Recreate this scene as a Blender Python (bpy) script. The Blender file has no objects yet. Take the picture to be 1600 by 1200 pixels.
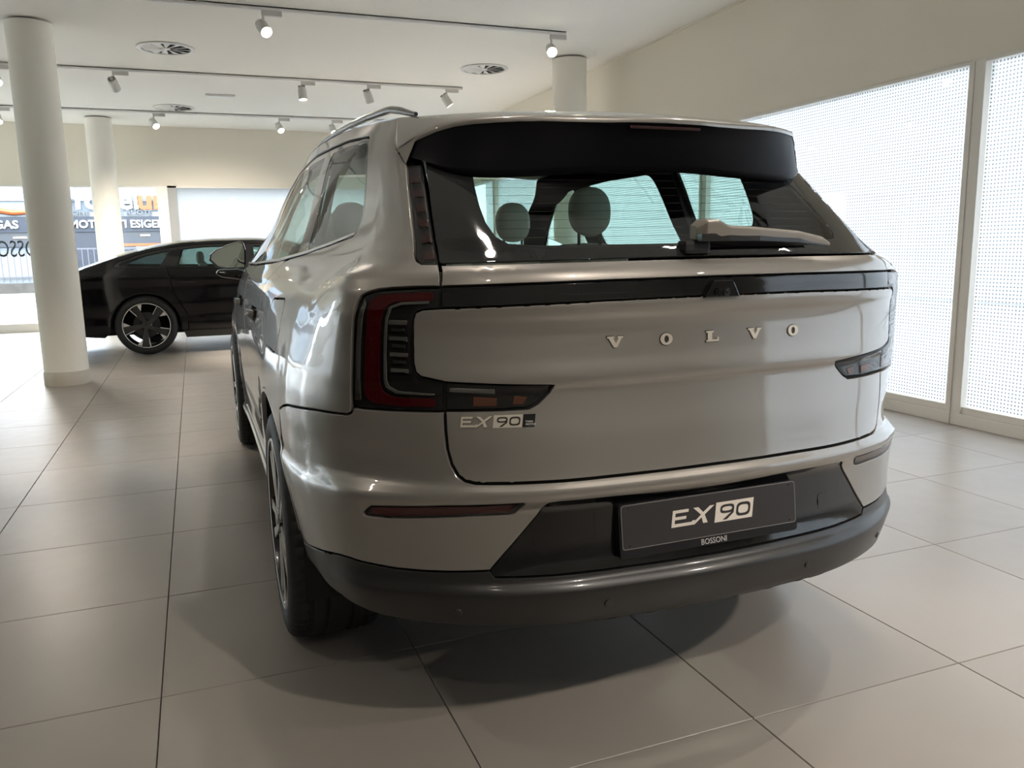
import bpy, bmesh, math, random
import numpy as np
from mathutils import Matrix, Vector
from mathutils.geometry import delaunay_2d_cdt
random.seed(7)
SC = bpy.context.scene
COL = SC.collection
# ---------------------------------------------------------------- camera
R_ = Vector((0.93170504, -0.36275757, -0.01823912))
U_ = Vector((0.07736314, 0.14913474, 0.98578587))
W_ = Vector((0.3548812, 0.91987269, -0.16701365))
CAM = Vector((-1.1671, -2.759, 1.3014))
cd = bpy.data.cameras.new('camera'); cam = bpy.data.objects.new('camera', cd); COL.objects.link(cam)
cd.sensor_fit = 'HORIZONTAL'; cd.sensor_width = 36.0; cd.lens = 1264.0 / 1600.0 * 36.0; cd.clip_start = .05; cd.clip_end = 400
m = Matrix.Identity(4)
for i in range(3):
    m[i][0] = R_[i]; m[i][1] = U_[i]; m[i][2] = -W_[i]; m[i][3] = CAM[i]
cam.matrix_world = m
SC.camera = cam
# ---------------------------------------------------------------- view + sky
SC.view_settings.view_transform = 'Standard'; SC.view_settings.look = 'None'
SC.view_settings.gamma = 1.0; SC.view_settings.use_curve_mapping = False
SC.view_settings.exposure = 0.98
w = bpy.data.worlds.new('overcast_sky'); SC.world = w; w.use_nodes = True
bg = w.node_tree.nodes['Background']; bg.inputs['Color'].default_value = (.86, .93, 1.0, 1); bg.inputs['Strength'].default_value = 9.0
H = 3.52                 # ceiling height
XW = 3.78                # window wall on the right
YF = 13.4                # far wall
XL, YB = -8.5, -8.0      # left and back walls (outside the picture)
def area(name, loc, rot, sx, sy, power, col):
    l = bpy.data.lights.new(name, 'AREA'); l.shape = 'RECTANGLE'; l.size = sx; l.size_y = sy; l.energy = power; l.color = col
    o = bpy.data.objects.new(name, l); COL.objects.link(o); o.location = loc; o.rotation_euler = rot; return o
# daylight pouring through the glazed walls: sky portals in the window openings
def portal(name, loc, rot, sx, sy):
    o = area(name, loc, rot, sx, sy, 10, (1, 1, 1)); o.data.cycles.is_portal = True; return o
portal('sky_portal_right', (XW + .12, 4.2, 1.3), (0, math.pi / 2, 0), 2.35, 18.3)
portal('sky_portal_far', (-2.3, YF + .12, 1.3), (-math.pi / 2, 0, 0), 12.2, 2.4)
portal('sky_portal_left', (XL - .12, 8.9, 1.3), (0, -math.pi / 2, 0), 2.35, 9.0)
# ---------------------------------------------------------------- materials
MATS = {}
def mat(name, col=(.5, .5, .5), rough=.5, metal=0, coat=0, emit=None, es=1, spec=.5, coat_rough=.03):
    if name in MATS: return MATS[name]
    mt = bpy.data.materials.new(name); mt.use_nodes = True; b = mt.node_tree.nodes['Principled BSDF']
    b.inputs['Base Color'].default_value = (*col, 1); b.inputs['Roughness'].default_value = rough; b.inputs['Metallic'].default_value = metal
    b.inputs['Coat Weight'].default_value = coat; b.inputs['Coat Roughness'].default_value = coat_rough; b.inputs['Specular IOR Level'].default_value = spec
    if emit: b.inputs['Emission Color'].default_value = (*emit, 1); b.inputs['Emission Strength'].default_value = es
    mt.diffuse_color = (*col, 1)
    MATS[name] = mt; return mt
def nodes(mt): return mt.node_tree.nodes, mt.node_tree.links, mt.node_tree.nodes['Principled BSDF']
def noise_col(mt, c1, c2, scale, detail=3, bump=0, bdist=.002, stretch=None):
    n, l, b = nodes(mt)
    tc = n.new('ShaderNodeTexCoord'); tx = n.new('ShaderNodeTexNoise'); tx.inputs['Scale'].default_value = scale; tx.inputs['Detail'].default_value = detail
    src = tc.outputs['Object']
    if stretch:
        mp = n.new('ShaderNodeMapping'); mp.inputs['Scale'].default_value = stretch; l.new(src, mp.inputs['Vector']); src = mp.outputs['Vector']
    l.new(src, tx.inputs['Vector'])
    r = n.new('ShaderNodeMix'); r.data_type = 'RGBA'; l.new(tx.outputs['Fac'], r.inputs['Factor'])
    r.inputs['A'].default_value = (*c1, 1); r.inputs['B'].default_value = (*c2, 1); l.new(r.outputs['Result'], b.inputs['Base Color'])
    if bump:
        bp = n.new('ShaderNodeBump'); bp.inputs['Strength'].default_value = bump; bp.inputs['Distance'].default_value = bdist
        l.new(tx.outputs['Fac'], bp.inputs['Height']); l.new(bp.outputs['Normal'], b.inputs['Normal'])
    return mt
def thin_glass(name, tint, refl=1.0, ior=1.5, rough=0.0):
    if name in MATS: return MATS[name]
    mt = bpy.data.materials.new(name); mt.use_nodes = True; n = mt.node_tree.nodes; l = mt.node_tree.links; n.clear()
    out = n.new('ShaderNodeOutputMaterial'); mx = n.new('ShaderNodeMixShader'); tr = n.new('ShaderNodeBsdfTransparent'); gl = n.new('ShaderNodeBsdfGlossy'); fr = n.new('ShaderNodeFresnel')
    tr.inputs['Color'].default_value = (*tint, 1); gl.inputs['Roughness'].default_value = rough; fr.inputs['IOR'].default_value = ior
    # both sides of the pane reflect alike
    geo = n.new('ShaderNodeNewGeometry'); inv = n.new('ShaderNodeMath'); inv.operation = 'MULTIPLY_ADD'; inv.inputs[1].default_value = 1 / ior - ior; inv.inputs[2].default_value = ior
    l.new(geo.outputs['Backfacing'], inv.inputs[0]); l.new(inv.outputs[0], fr.inputs['IOR'])
    ml = n.new('ShaderNodeMath'); ml.operation = 'MULTIPLY'; ml.use_clamp = True; ml.inputs[1].default_value = refl
    l.new(fr.outputs['Fac'], ml.inputs[0]); l.new(ml.outputs[0], mx.inputs['Fac'])
    l.new(tr.outputs[0], mx.inputs[1]); l.new(gl.outputs[0], mx.inputs[2]); l.new(mx.outputs[0], out.inputs['Surface'])
    MATS[name] = mt; return mt
PAINT = mat('silver_car_paint', (.290, .270, .246), .38, .55, 1.0); PAINT.node_tree.nodes['Principled BSDF'].inputs['Coat IOR'].default_value = 1.7
def paint_flakes():
    n, l, b = nodes(PAINT)
    tc = n.new('ShaderNodeTexCoord'); v = n.new('ShaderNodeTexNoise'); v.inputs['Scale'].default_value = 900; v.inputs['Detail'].default_value = 1
    l.new(tc.outputs['Object'], v.inputs['Vector']); bp = n.new('ShaderNodeBump'); bp.inputs['Strength'].default_value = .06; bp.inputs['Distance'].default_value = .0006
    l.new(v.outputs['Fac'], bp.inputs['Height']); l.new(bp.outputs['Normal'], b.inputs['Normal'])
paint_flakes()
BLACK = mat('gloss_black', (.004, .004, .005), .10, 0, .6)
PLAST = mat('dark_grey_trim', (.014, .0135, .013), .38, 0, .25, coat_rough=.10)
CORE = mat('black_underbody', (.004, .004, .004), .8)
FRIT = mat('glass_black_border', (.016, .017, .017), .03, 0, 0)
RUB = mat('tyre_rubber', (.013, .013, .013), .62)
CHROME = mat('satin_silver', (.62, .59, .54), .28, 1)
RIM = mat('machined_rim', (.78, .76, .73), .32, .6)
RIMD = mat('dark_rim_paint', (.012, .012, .013), .25, 0, .8)
BADGE = mat('badge_silver', (.66, .60, .51), .35, .35)
BADGED = mat('badge_dark_and_shadow', (.03, .027, .024), .4)  # dark numerals, and the painted shadow copies behind the letters
REDL = mat('dark_red_lens', (.075, .003, .005), .22, 0, .3)
LENS = thin_glass('clear_lens', (.72, .72, .72), 1.0)
LAMPD = mat('lamp_housing', (.012, .012, .012), .35)
LAMPG = mat('lamp_reflector_grey', (.34, .34, .32), .25, .7)
GLASS = thin_glass('car_glass', (.66, .80, .75), 1.0)
GLASSD = thin_glass('dark_car_glass', (.55, .64, .60), 1.0)
TRIMI = mat('interior_cloth', (.62, .60, .55), .9)
SEATM = mat('seat_fabric', (.74, .70, .63), .85)
SEATD = mat('seat_shell', (.05, .05, .05), .5)
WALL = noise_col(mat('warm_white_wall', (.60, .56, .50), .85), (.775, .725, .615), (.805, .755, .645), 1.3, 4)
CEIL = noise_col(mat('ceiling_paint', (.66, .65, .61), .85), (.82, .80, .735), (.84, .82, .755), .8, 3)
COLM = noise_col(mat('column_paint', (.60, .58, .52), .8), (.86, .825, .735), (.89, .855, .765), 2.0, 4, .1, .003)
FRAME = mat('cream_frame', (.78, .745, .68), .4, 0, .2)
LAMPW = mat('white_lamp_body', (.60, .59, .55), .4)
EMW = mat('lamp_glow', (1, 1, 1), .5, emit=(1.0, .86, .66), es=14)
GROUT = mat('grout', (.060, .052, .045), .9)
# ---------------------------------------------------------------- mesh helpers
def me(name, V, F, normals=None, smooth=False, mats=None, mi=None):
    M = bpy.data.meshes.new(name); M.from_pydata([tuple(map(float, v)) for v in V], [], [tuple(int(i) for i in f) for f in F]); M.update()
    if smooth or normals is not None: M.polygons.foreach_set('use_smooth', [True] * len(M.polygons))
    if mats:
        for k in mats: M.materials.append(k)
    if mi is not None: M.polygons.foreach_set('material_index', mi)
    if normals is not None: M.normals_split_custom_set_from_vertices([tuple(map(float, v)) for v in normals])
    return M
def obj(name, M, parent=None, material=None):
    if material is not None: M.materials.clear(); M.materials.append(material)
    o = bpy.data.objects.new(name, M); COL.objects.link(o)
    if parent: o.parent = parent
    return o
def empty(name, loc=(0, 0, 0), rz=0, label=None, cat=None, group=None):
    o = bpy.data.objects.new(name, None); COL.objects.link(o); o.location = loc; o.rotation_euler = (0, 0, rz); o.empty_display_size = .1
    return tag(o, label, cat, group)
def tag(o, label=None, cat=None, group=None, kind=None):
    if label: o['label'] = label
    if cat: o['category'] = cat
    if group: o['group'] = group
    if kind: o['kind'] = kind
    return o
def child(o, parent):      # parent keeping the world placement (parent empties are only moved/rotated)
    o.parent = parent; o.matrix_parent_inverse = parent.matrix_basis.inverted(); return o
class MB:
    def __init__(s): s.V = []; s.F = []
    def add(s, V, F):
        b = len(s.V); s.V += [tuple(v) for v in V]; s.F += [tuple(i + b for i in f) for f in F]; return s
    def box(s, a, b, rot=None, piv=None):
        (x0, y0, z0), (x1, y1, z1) = a, b
        V = [(x, y, z) for x in (x0, x1) for y in (y0, y1) for z in (z0, z1)]
        if rot is not None:
            p = Vector(piv or ((x0 + x1) / 2, (y0 + y1) / 2, (z0 + z1) / 2)); V = [tuple(rot @ (Vector(v) - p) + p) for v in V]
        return s.add(V, [(0, 1, 3, 2), (4, 6, 7, 5), (0, 4, 5, 1), (2, 3, 7, 6), (0, 2, 6, 4), (1, 5, 7, 3)])
    def lathe(s, prof, n=32, M=None, closed=False, caps=True):   # prof (r, h) revolved about z
        V = []
        for r, h in prof:
            for k in range(n): t = 2 * math.pi * k / n; V.append((r * math.cos(t), r * math.sin(t), h))
        F = []; L = len(prof)
        for i in range(L if closed else L - 1):
            a = i * n; b = ((i + 1) % L) * n
            for k in range(n): F.append((a + k, a + (k + 1) % n, b + (k + 1) % n, b + k))
        if not closed and caps:
            for i in (0, L - 1):
                if prof[i][0] > 1e-6: F.append(tuple(range(i * n, i * n + n)) if i else tuple(range(n - 1, -1, -1)))
        if M is not None: V = [tuple(M @ Vector(v)) for v in V]
        return s.add(V, F)
    def prism(s, poly, z0, z1, M=None):
        n = len(poly); V = [(x, y, z0) for x, y in poly] + [(x, y, z1) for x, y in poly]
        F = [tuple(range(n - 1, -1, -1)), tuple(range(n, 2 * n))] + [(i, (i + 1) % n, n + (i + 1) % n, n + i) for i in range(n)]
        if M is not None: V = [tuple(M @ Vector(v)) for v in V]
        return s.add(V, F)
    def tube(s, pts, r, n=8):
        pts = [Vector(p) for p in pts]; rings = []
        for i, p in enumerate(pts):
            d = (pts[min(i + 1, len(pts) - 1)] - pts[max(i - 1, 0)]).normalized(); u = d.orthogonal().normalized(); 
            if abs(d.z) < .95: u = d.cross(Vector((0, 0, 1))).normalized()
            v = d.cross(u); rr = r[i] if isinstance(r, (list, tuple)) else r
            rings.append([p + u * math.cos(2 * math.pi * k / n) * rr + v * math.sin(2 * math.pi * k / n) * rr for k in range(n)])
        V = [tuple(q) for R in rings for q in R]; F = []
        for i in range(len(rings) - 1):
            for k in range(n): F.append((i * n + k, i * n + (k + 1) % n, (i + 1) * n + (k + 1) % n, (i + 1) * n + k))
        F += [tuple(range(n - 1, -1, -1)), tuple(range(len(V) - n, len(V)))]
        return s.add(V, F)
    def build(s, name, material, parent=None, smooth=False, bevel=0, seg=2, angle=40):
        M = me(name, s.V, s.F); bm = bmesh.new(); bm.from_mesh(M); bmesh.ops.recalc_face_normals(bm, faces=bm.faces)
        if bevel:
            ed = [e for e in bm.edges if len(e.link_faces) == 2 and e.calc_face_angle(0) > math.radians(30)]
            bmesh.ops.bevel(bm, geom=ed, offset=bevel, segments=seg, affect='EDGES', profile=.6)
        bm.to_mesh(M); bm.free()
        if smooth:
            M.polygons.foreach_set('use_smooth', [True] * len(M.polygons)); M.set_sharp_from_angle(angle=math.radians(angle))
        return obj(name, M, parent, material)
def text_mesh(txt, size, depth=.002, xs=1.0, align='LEFT', bold=0):
    c = bpy.data.curves.new('lettering', 'FONT'); c.body = txt; c.size = size; c.extrude = depth; c.align_x = align; c.offset = bold; c.resolution_u = 3
    o = bpy.data.objects.new('lettering', c); COL.objects.link(o); bpy.context.view_layer.update()
    M = bpy.data.meshes.new_from_object(o.evaluated_get(bpy.context.evaluated_depsgraph_get())); bpy.data.objects.remove(o)
    if xs != 1: M.transform(Matrix.Diagonal((xs, 1, 1, 1)))
    return M
# ---------------------------------------------------------------- the showroom
TS = .77; OX0, OY0 = -1.357, -.307
floor = empty('floor'); floor['kind'] = 'structure'
b = MB(); b.box((XL, YB, -.06), (XW + .05, YF + .1, -.012)); b.build('grout_bed', GROUT, floor)
TILE = mat('porcelain_tile', (.40, .37, .34), .34, 0, .0, spec=.34)
n, l, bb = nodes(TILE)
oi = n.new('ShaderNodeObjectInfo'); tc = n.new('ShaderNodeTexCoord'); nz = n.new('ShaderNodeTexNoise'); nz.inputs['Scale'].default_value = 2.2; nz.inputs['Detail'].default_value = 6
ad = n.new('ShaderNodeVectorMath'); ad.operation = 'ADD'; geo = n.new('ShaderNodeNewGeometry'); l.new(geo.outputs['Position'], nz.inputs['Vector'])
mx = n.new('ShaderNodeMix'); mx.data_type = 'RGBA'; l.new(nz.outputs['Fac'], mx.inputs['Factor']); mx.inputs['A'].default_value = (.265, .238, .208, 1); mx.inputs['B'].default_value = (.315, .285, .250, 1)
hv = n.new('ShaderNodeHueSaturation'); mr = n.new('ShaderNodeMapRange'); mr.inputs['To Min'].default_value = .95; mr.inputs['To Max'].default_value = 1.05
l.new(oi.outputs['Random'], mr.inputs['Value']); l.new(mr.outputs['Result'], hv.inputs['Value']); l.new(mx.outputs['Result'], hv.inputs['Color']); l.new(hv.outputs['Color'], bb.inputs['Base Color'])
nr = n.new('ShaderNodeTexNoise'); nr.inputs['Scale'].default_value = 9; nr.inputs['Detail'].default_value = 5; l.new(geo.outputs['Position'], nr.inputs['Vector'])
mrr = n.new('ShaderNodeMapRange'); mrr.inputs['To Min'].default_value = .27; mrr.inputs['To Max'].default_value = .40; l.new(nr.outputs['Fac'], mrr.inputs['Value']); l.new(mrr.outputs['Result'], bb.inputs['Roughness'])
def tile_mesh(w0, h0, w1, h1):
    g = .0016; e = .0015
    V = [(w0 + g, h0 + g, -.012), (w1 - g, h0 + g, -.012), (w1 - g, h1 - g, -.012), (w0 + g, h1 - g, -.012)]
    V += [(w0 + g, h0 + g, -e), (w1 - g, h0 + g, -e), (w1 - g, h1 - g, -e), (w0 + g, h1 - g, -e)]
    V += [(w0 + g + e, h0 + g + e, 0), (w1 - g - e, h0 + g + e, 0), (w1 - g - e, h1 - g - e, 0), (w0 + g + e, h1 - g - e, 0)]
    F = [(8, 9, 10, 11)]
    for k in range(4): F += [(k, (k + 1) % 4, 4 + (k + 1) % 4, 4 + k), (4 + k, 4 + (k + 1) % 4, 8 + (k + 1) % 4, 8 + k)]
    return V, F
V, F = tile_mesh(0, 0, TS, TS); TM = me('floor_tile', V, F); TM.materials.append(TILE)
cand = []; rest = []
i0, i1 = int((XL - OX0) // TS), int((XW - OX0) // TS)
for i in range(i0, i1 + 1):
    for j in range(int((YB - OY0) // TS), int((YF - OY0) // TS) + 1):
        x, y = OX0 + i * TS, OY0 + j * TS
        x1, y1 = min(x + TS, XW), min(y + TS, YF); x0, y0 = max(x, XL), max(y, YB)
        vis = False
        for px_, py_ in ((x0, y0), (x1, y0), (x0, y1), (x1, y1), ((x0 + x1) / 2, (y0 + y1) / 2)):
            d = Vector((px_, py_, 0)) - CAM; dw = d.dot(W_)
            if dw > .2:
                u, v = 800 + 1264 * d.dot(R_) / dw, 600 - 1264 * d.dot(U_) / dw
                if -60 < u < 1660 and -60 < v < 1260: vis = True
        (cand if vis else rest).append((x, y, x0, y0, x1, y1))
cand.sort(key=lambda c: (c[0] - CAM.x) ** 2 + (c[1] - CAM.y) ** 2)
rest += cand[295:]; cand = cand[:295]
for x, y, x0, y0, x1, y1 in cand:
    whole = x1 - x0 > TS - .001 and y1 - y0 > TS - .001
    if whole: o = bpy.data.objects.new('floor_tile', TM); o.location = (x, y, 0)
    else:
        V, F = tile_mesh(0, 0, x1 - x0, y1 - y0); M = me('floor_tile', V, F); M.materials.append(TILE); o = bpy.data.objects.new('floor_tile', M); o.location = (x0, y0, 0)
    COL.objects.link(o); o.parent = floor
b = MB()
for x, y, x0, y0, x1, y1 in rest:
    if x1 - x0 > .02 and y1 - y0 > .02:
        V, F = tile_mesh(x0, y0, x1, y1); b.add(V, F)
tag(b.build('far_floor_tiles', TILE, floor), kind='stuff')
def struct(name, b, material, **k):
    o = b.build(name, material, **k); o['kind'] = 'structure'; return o
b = MB(); b.box((XL - .1, YB - .1, H), (XW + .35, YF + .3, H + .15)); struct('ceiling', b, CEIL)
b = MB(); b.box((XL - .2, YB - .2, 0), (XW + .3, YB, H)); struct('wall_back', b, WALL)
# right wall: band above the glazing
b = MB(); b.box((XW, YB, 2.47), (XW + .25, YF + .2, H)); b.box((XW - .012, YB, H - .012), (XW, YF, H)); b.box((XW, YB, 0), (XW + .25, -4.95, 2.47)); struct('wall_right', b, WALL)
b = MB(); b.box((XL, YF, 2.50), (XW, YF + .25, H)); b.box((XL, YF - .012, H - .014), (XW, YF, H)); struct('wall_far', b, WALL)
b = MB(); b.box((XL - .25, YB, 2.47), (XL, YF + .2, H)); b.box((XL - .25, YB, 0), (XL, 4.45, 2.47)); struct('wall_left', b, WALL)
def film(name, scale, c_film, c_dot, tr, tl=.85, dots=1.0):
    """perforated privacy film on clear glass: white translucent film, small clear dots"""
    mt = bpy.data.materials.new(name); mt.use_nodes = True; n = mt.node_tree.nodes; l = mt.node_tree.links; n.clear()
    out = n.new('ShaderNodeOutputMaterial'); geo = n.new('ShaderNodeNewGeometry'); sp = n.new('ShaderNodeSeparateXYZ'); l.new(geo.outputs['Position'], sp.inputs[0])
    def M(op, a, b_=None):
        q = n.new('ShaderNodeMath'); q.operation = op
        for k, v in enumerate((a, b_)):
            if v is None: continue
            if isinstance(v, (int, float)): q.inputs[k].default_value = v
            else: l.new(v, q.inputs[k])
        return q.outputs[0]
    s1 = M('ADD', sp.outputs['Y'], sp.outputs['Z']); s2 = M('SUBTRACT', sp.outputs['Y'], sp.outputs['Z'])
    a = M('SINE', M('MULTIPLY', s1, scale)); c = M('SINE', M('MULTIPLY', s2, scale)); pz = M('MULTIPLY', a, c)
    # a soft round dot wherever the product is high
    mr = n.new('ShaderNodeMapRange'); l.new(pz, mr.inputs['Value']); mr.inputs['From Min'].default_value = .35; mr.inputs['From Max'].default_value = .6; mr.interpolation_type = 'SMOOTHSTEP'; mr.inputs['To Max'].default_value = dots
    mc = n.new('ShaderNodeMix'); mc.data_type = 'RGBA'; l.new(mr.outputs['Result'], mc.inputs['Factor']); mc.inputs['A'].default_value = (*c_film, 1); mc.inputs['B'].default_value = (*c_dot, 1)
    t = n.new('ShaderNodeBsdfTransparent'); d = n.new('ShaderNodeBsdfTranslucent'); df = n.new('ShaderNodeBsdfDiffuse'); g = n.new('ShaderNodeBsdfGlossy'); g.inputs['Roughness'].default_value = .02
    l.new(mc.outputs['Result'], t.inputs['Color']); d.inputs['Color'].default_value = (tl, tl * 1.04, tl * 1.06, 1); df.inputs['Color'].default_value = (.7, .75, .78, 1)
    m0 = n.new('ShaderNodeMixShader'); m0.inputs[0].default_value = .3; l.new(d.outputs[0], m0.inputs[1]); l.new(df.outputs[0], m0.inputs[2])
    m1 = n.new('ShaderNodeMixShader'); m1.inputs[0].default_value = 1 - tr; l.new(t.outputs[0], m1.inputs[1]); l.new(m0.outputs[0], m1.inputs[2])
    td = n.new('ShaderNodeBsdfTransparent'); td.inputs['Color'].default_value = (*c_dot, 1); t.inputs['Color'].default_value = (*c_film, 1)
    for lk in list(t.inputs['Color'].links): l.remove(lk)
    m3 = n.new('ShaderNodeMixShader'); l.new(mr.outputs['Result'], m3.inputs[0]); l.new(m1.outputs[0], m3.inputs[1]); l.new(td.outputs[0], m3.inputs[2])
    m2 = n.new('ShaderNodeMixShader'); m2.inputs[0].default_value = .05; l.new(m3.outputs[0], m2.inputs[1]); l.new(g.outputs[0], m2.inputs[2]); l.new(m2.outputs[0], out.inputs['Surface'])
    return mt
FILM = film('dotted_privacy_film', 125.0, (.25, .25, .25), (.085, .092, .099), .60, .36)
FILMW = film('white_privacy_film', 300.0, (.10, .104, .108), (.10, .105, .11), .30, .30, 0.0)
CLEARG = thin_glass('shop_glass', (.93, .96, .96), .8)
def pane(name, a, b_, material, parent):
    q = MB(); q.box(a, b_); return q.build(name, material, parent)
def flatpane(name, V, material, parent): return obj(name, me(name, V, [(0, 1, 2, 3)]), parent, material)
# glazing on the right
wr = empty('window_1'); wr['kind'] = 'structure'
b = MB(); b.box((XW - .005, -4.96, 0), (XW + .10, YF, .085)); b.box((XW + .008, -4.96, .085), (XW + .10, YF, .135)); b.build('sill_rail', FRAME, wr, bevel=.004)
b = MB(); b.box((XW + .0, -4.96, 2.445), (XW + .10, YF, 2.475)); b.build('head_rail', FRAME, wr, bevel=.003)
ys = [-4.9, -1.76, 1.37, 4.5, 7.63, 10.76, 13.3]
for y in ys:
    b = MB(); b.box((XW - .004, y - .062, .0), (XW + .09, y + .062, 2.46)); b.box((XW + .0, y + .014, .0), (XW - .012, y + .020, 2.46)); b.build('window_mullion', FRAME, wr, bevel=.004)
for y0, y1 in zip(ys, ys[1:]): flatpane('window_pane', [(XW + .05, y0 + .062, .135), (XW + .05, y1 - .062, .135), (XW + .05, y1 - .062, 2.445), (XW + .05, y0 + .062, 2.445)], FILM, wr)
# glazing at the far end
wf = empty('window_2'); wf['kind'] = 'structure'
b = MB(); b.box((XL, YF - .10, 0), (-1.7, YF + .05, .15)); b.box((-1.7, YF - .02, 0), (XW, YF + .05, .12)); b.build('sill_rail', FRAME, wf, bevel=.004)
b = MB(); b.box((XL, YF - .01, 2.46), (XW, YF + .05, 2.50)); b.build('head_rail', FRAME, wf, bevel=.004)
for x, w0 in ((-1.60, .09), (-8.4, .06), (-5.3, .05), (3.70, .06)):
    b = MB(); b.box((x - w0, YF - .02, .0), (x + w0, YF + .06, 2.5)); b.build('window_mullion', FRAME, wf, bevel=.004)
flatpane('clear_pane', [(-8.34, YF + .03, .15), (-5.35, YF + .03, .15), (-5.35, YF + .03, 2.46), (-8.34, YF + .03, 2.46)], CLEARG, wf)
flatpane('clear_pane', [(-5.25, YF + .03, .15), (-1.69, YF + .03, .15), (-1.69, YF + .03, 2.46), (-5.25, YF + .03, 2.46)], CLEARG, wf)
flatpane('frosted_pane', [(-1.36, YF + .03, .12), (3.64, YF + .03, .12), (3.64, YF + .03, 2.46), (-1.36, YF + .03, 2.46)], FILMW, wf)
b = MB(); b.box((-1.51, YF - .01, 0), (-1.36, YF + .06, 2.5)); b.build('grey_jamb', mat('jamb_grey', (.33, .34, .34), .5), wf)
M = text_mesh('BOSSONI', .40, .001, .62, 'CENTER', 0); M.transform(Matrix.Translation((-4.03, YF + .035, 1.29)) @ Matrix.Rotation(math.pi, 4, 'Z') @ Matrix.Rotation(math.pi / 2, 4, 'X')); obj('window_lettering', M, wf, mat('vinyl_grey', (.05, .06, .07), .5))
# left glazing (outside the picture, seen in the paint only)
wl = empty('window_3'); wl['kind'] = 'structure'
for y in ys[3:]: b = MB(); b.box((XL - .09, y - .06, .0), (XL + .0, y + .06, 2.47)); b.build('window_mullion', FRAME, wl)
for y0, y1 in zip(ys[3:], ys[4:]): flatpane('window_pane', [(XL - .05, y0 + .06, .0), (XL - .05, y0 + .06, 2.47), (XL - .05, y1 - .06, 2.47), (XL - .05, y1 - .06, .0)], CLEARG, wl)
# columns
for x, y, lab in ((-2.47, 6.58, 'round cream column nearest the camera at the left edge, with a worn base ring'), (3.22, 6.50, 'round column by the window wall, only its top seen over the car roof'), (-2.45, 12.55, 'round column farther back at the left, behind the black saloon')):
    c = empty('round_column', (x, y, 0), 0, lab, 'column', 'round columns of the showroom')
    b = MB(); b.lathe([(.205, .0), (.205, H - .02)], 64); b.build('shaft', COLM, c, True)
    b = MB(); b.lathe([(.214, .0), (.214, .125), (.206, .135), (.2055, .14)], 64); b.build('base_ring', noise_col(mat('base_ring_paint', (.58, .55, .47), .6), (.42, .36, .28), (.62, .59, .51), 6, 5), c, True)
# ceiling tracks and spotlights
def track(x0, x1, y, lab):
    t = empty('lighting_track', ((x0 + x1) / 2, y, H), 0, lab, 'lighting track', 'white spotlight tracks under the ceiling'); L = (x1 - x0) / 2
    b = MB(); b.box((-L, -.020, -.036), (L, -.005, 0)); b.box((-L, .005, -.036), (L, .020, 0)); b.box((-L, -.020, -.010), (L, .020, 0)); b.box((-L - .01, -.021, -.037), (-L, .021, 0)); b.box((L, -.021, -.037), (L + .01, .021, 0))
    b.build('rail', mat('track_white', (.85, .84, .80), .4), t)
    for k in range(int((x1 - x0) / 1.5)):
        b = MB(); b.box((-L + .75 + k * 1.5 - .012, -.023, -.016), (-L + .75 + k * 1.5 + .012, .023, 0)); b.build('bracket', LAMPW, t)
    return t
track(-6.2, 2.66, 5.42, 'nearest white spotlight track, running across the top of the picture'); track(-6.2, 2.52, 8.55, 'second white spotlight track, ending over the car roof'); track(-6.2, 2.4, 11.68, 'farthest white spotlight track, close to the far wall')
def spotlight(x, y, aim, lab, glow=14.0, power=360, group='white track spotlights'):
    """adapter box on the track, short stem, round head; aim = direction of the beam"""
    s = empty('track_spotlight', (x, y, H - .036), 0, lab, 'spotlight', group)
    b = MB(); b.box((-.012, -.018, -.046), (.17, .018, 0)); b.build('adapter', LAMPW, s, bevel=.003)
    b = MB(); b.lathe([(.011, -.13), (.011, -.04)], 14); b.build('stem', LAMPW, s, True)
    d = Vector(aim).normalized(); c = Vector((0, 0, -.155)); Mq = Matrix.Translation(c) @ d.to_track_quat('Z', 'Y').to_matrix().to_4x4()
    b = MB(); b.lathe([(.0, -.085), (.040, -.085), (.046, -.078), (.046, -.062), (.052, -.060), (.054, -.052), (.056, .075), (.050, .078), (.049, .066)], 36, Mq); hd = b.build('lamp_head', LAMPW, s, True)
    b = MB()
    for k in range(16): b.box((-.0015, .030, -.098), (.0015, .047, -.060), None); 
    fins = MB()
    for k in range(14):
        A = Mq @ Matrix.Rotation(2 * math.pi * k / 14, 4, 'Z'); V = [tuple(A @ Vector(v)) for v in ((-.0015, .02, -.10), (.0015, .02, -.10), (.0015, .046, -.10), (-.0015, .046, -.10), (-.0015, .02, -.06), (.0015, .02, -.06), (.0015, .046, -.06), (-.0015, .046, -.06))]
        fins.add(V, [(0, 3, 2, 1), (4, 5, 6, 7), (0, 1, 5, 4), (2, 3, 7, 6), (0, 4, 7, 3), (1, 2, 6, 5)])
    fins.build('cooling_fins', mat('fin_grey', (.30, .29, .27), .5), hd)
    b = MB(); b.lathe([(0, .068), (.049, .068), (.049, .064), (0, .064)], 32, Mq); b.build('lamp_glass', EMW, hd)
    lt = bpy.data.lights.new('spot_beam', 'SPOT'); lt.energy = power; lt.spot_size = math.radians(70); lt.spot_blend = .7; lt.color = (1, .90, .79); lt.shadow_soft_size = .05
    lo = bpy.data.objects.new('spot_beam', lt); COL.objects.link(lo); lo.parent = s; lo.matrix_local = Mq @ Matrix.Translation((0, 0, .085)) @ Matrix.Rotation(math.pi, 4, 'X')
    return s
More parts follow.
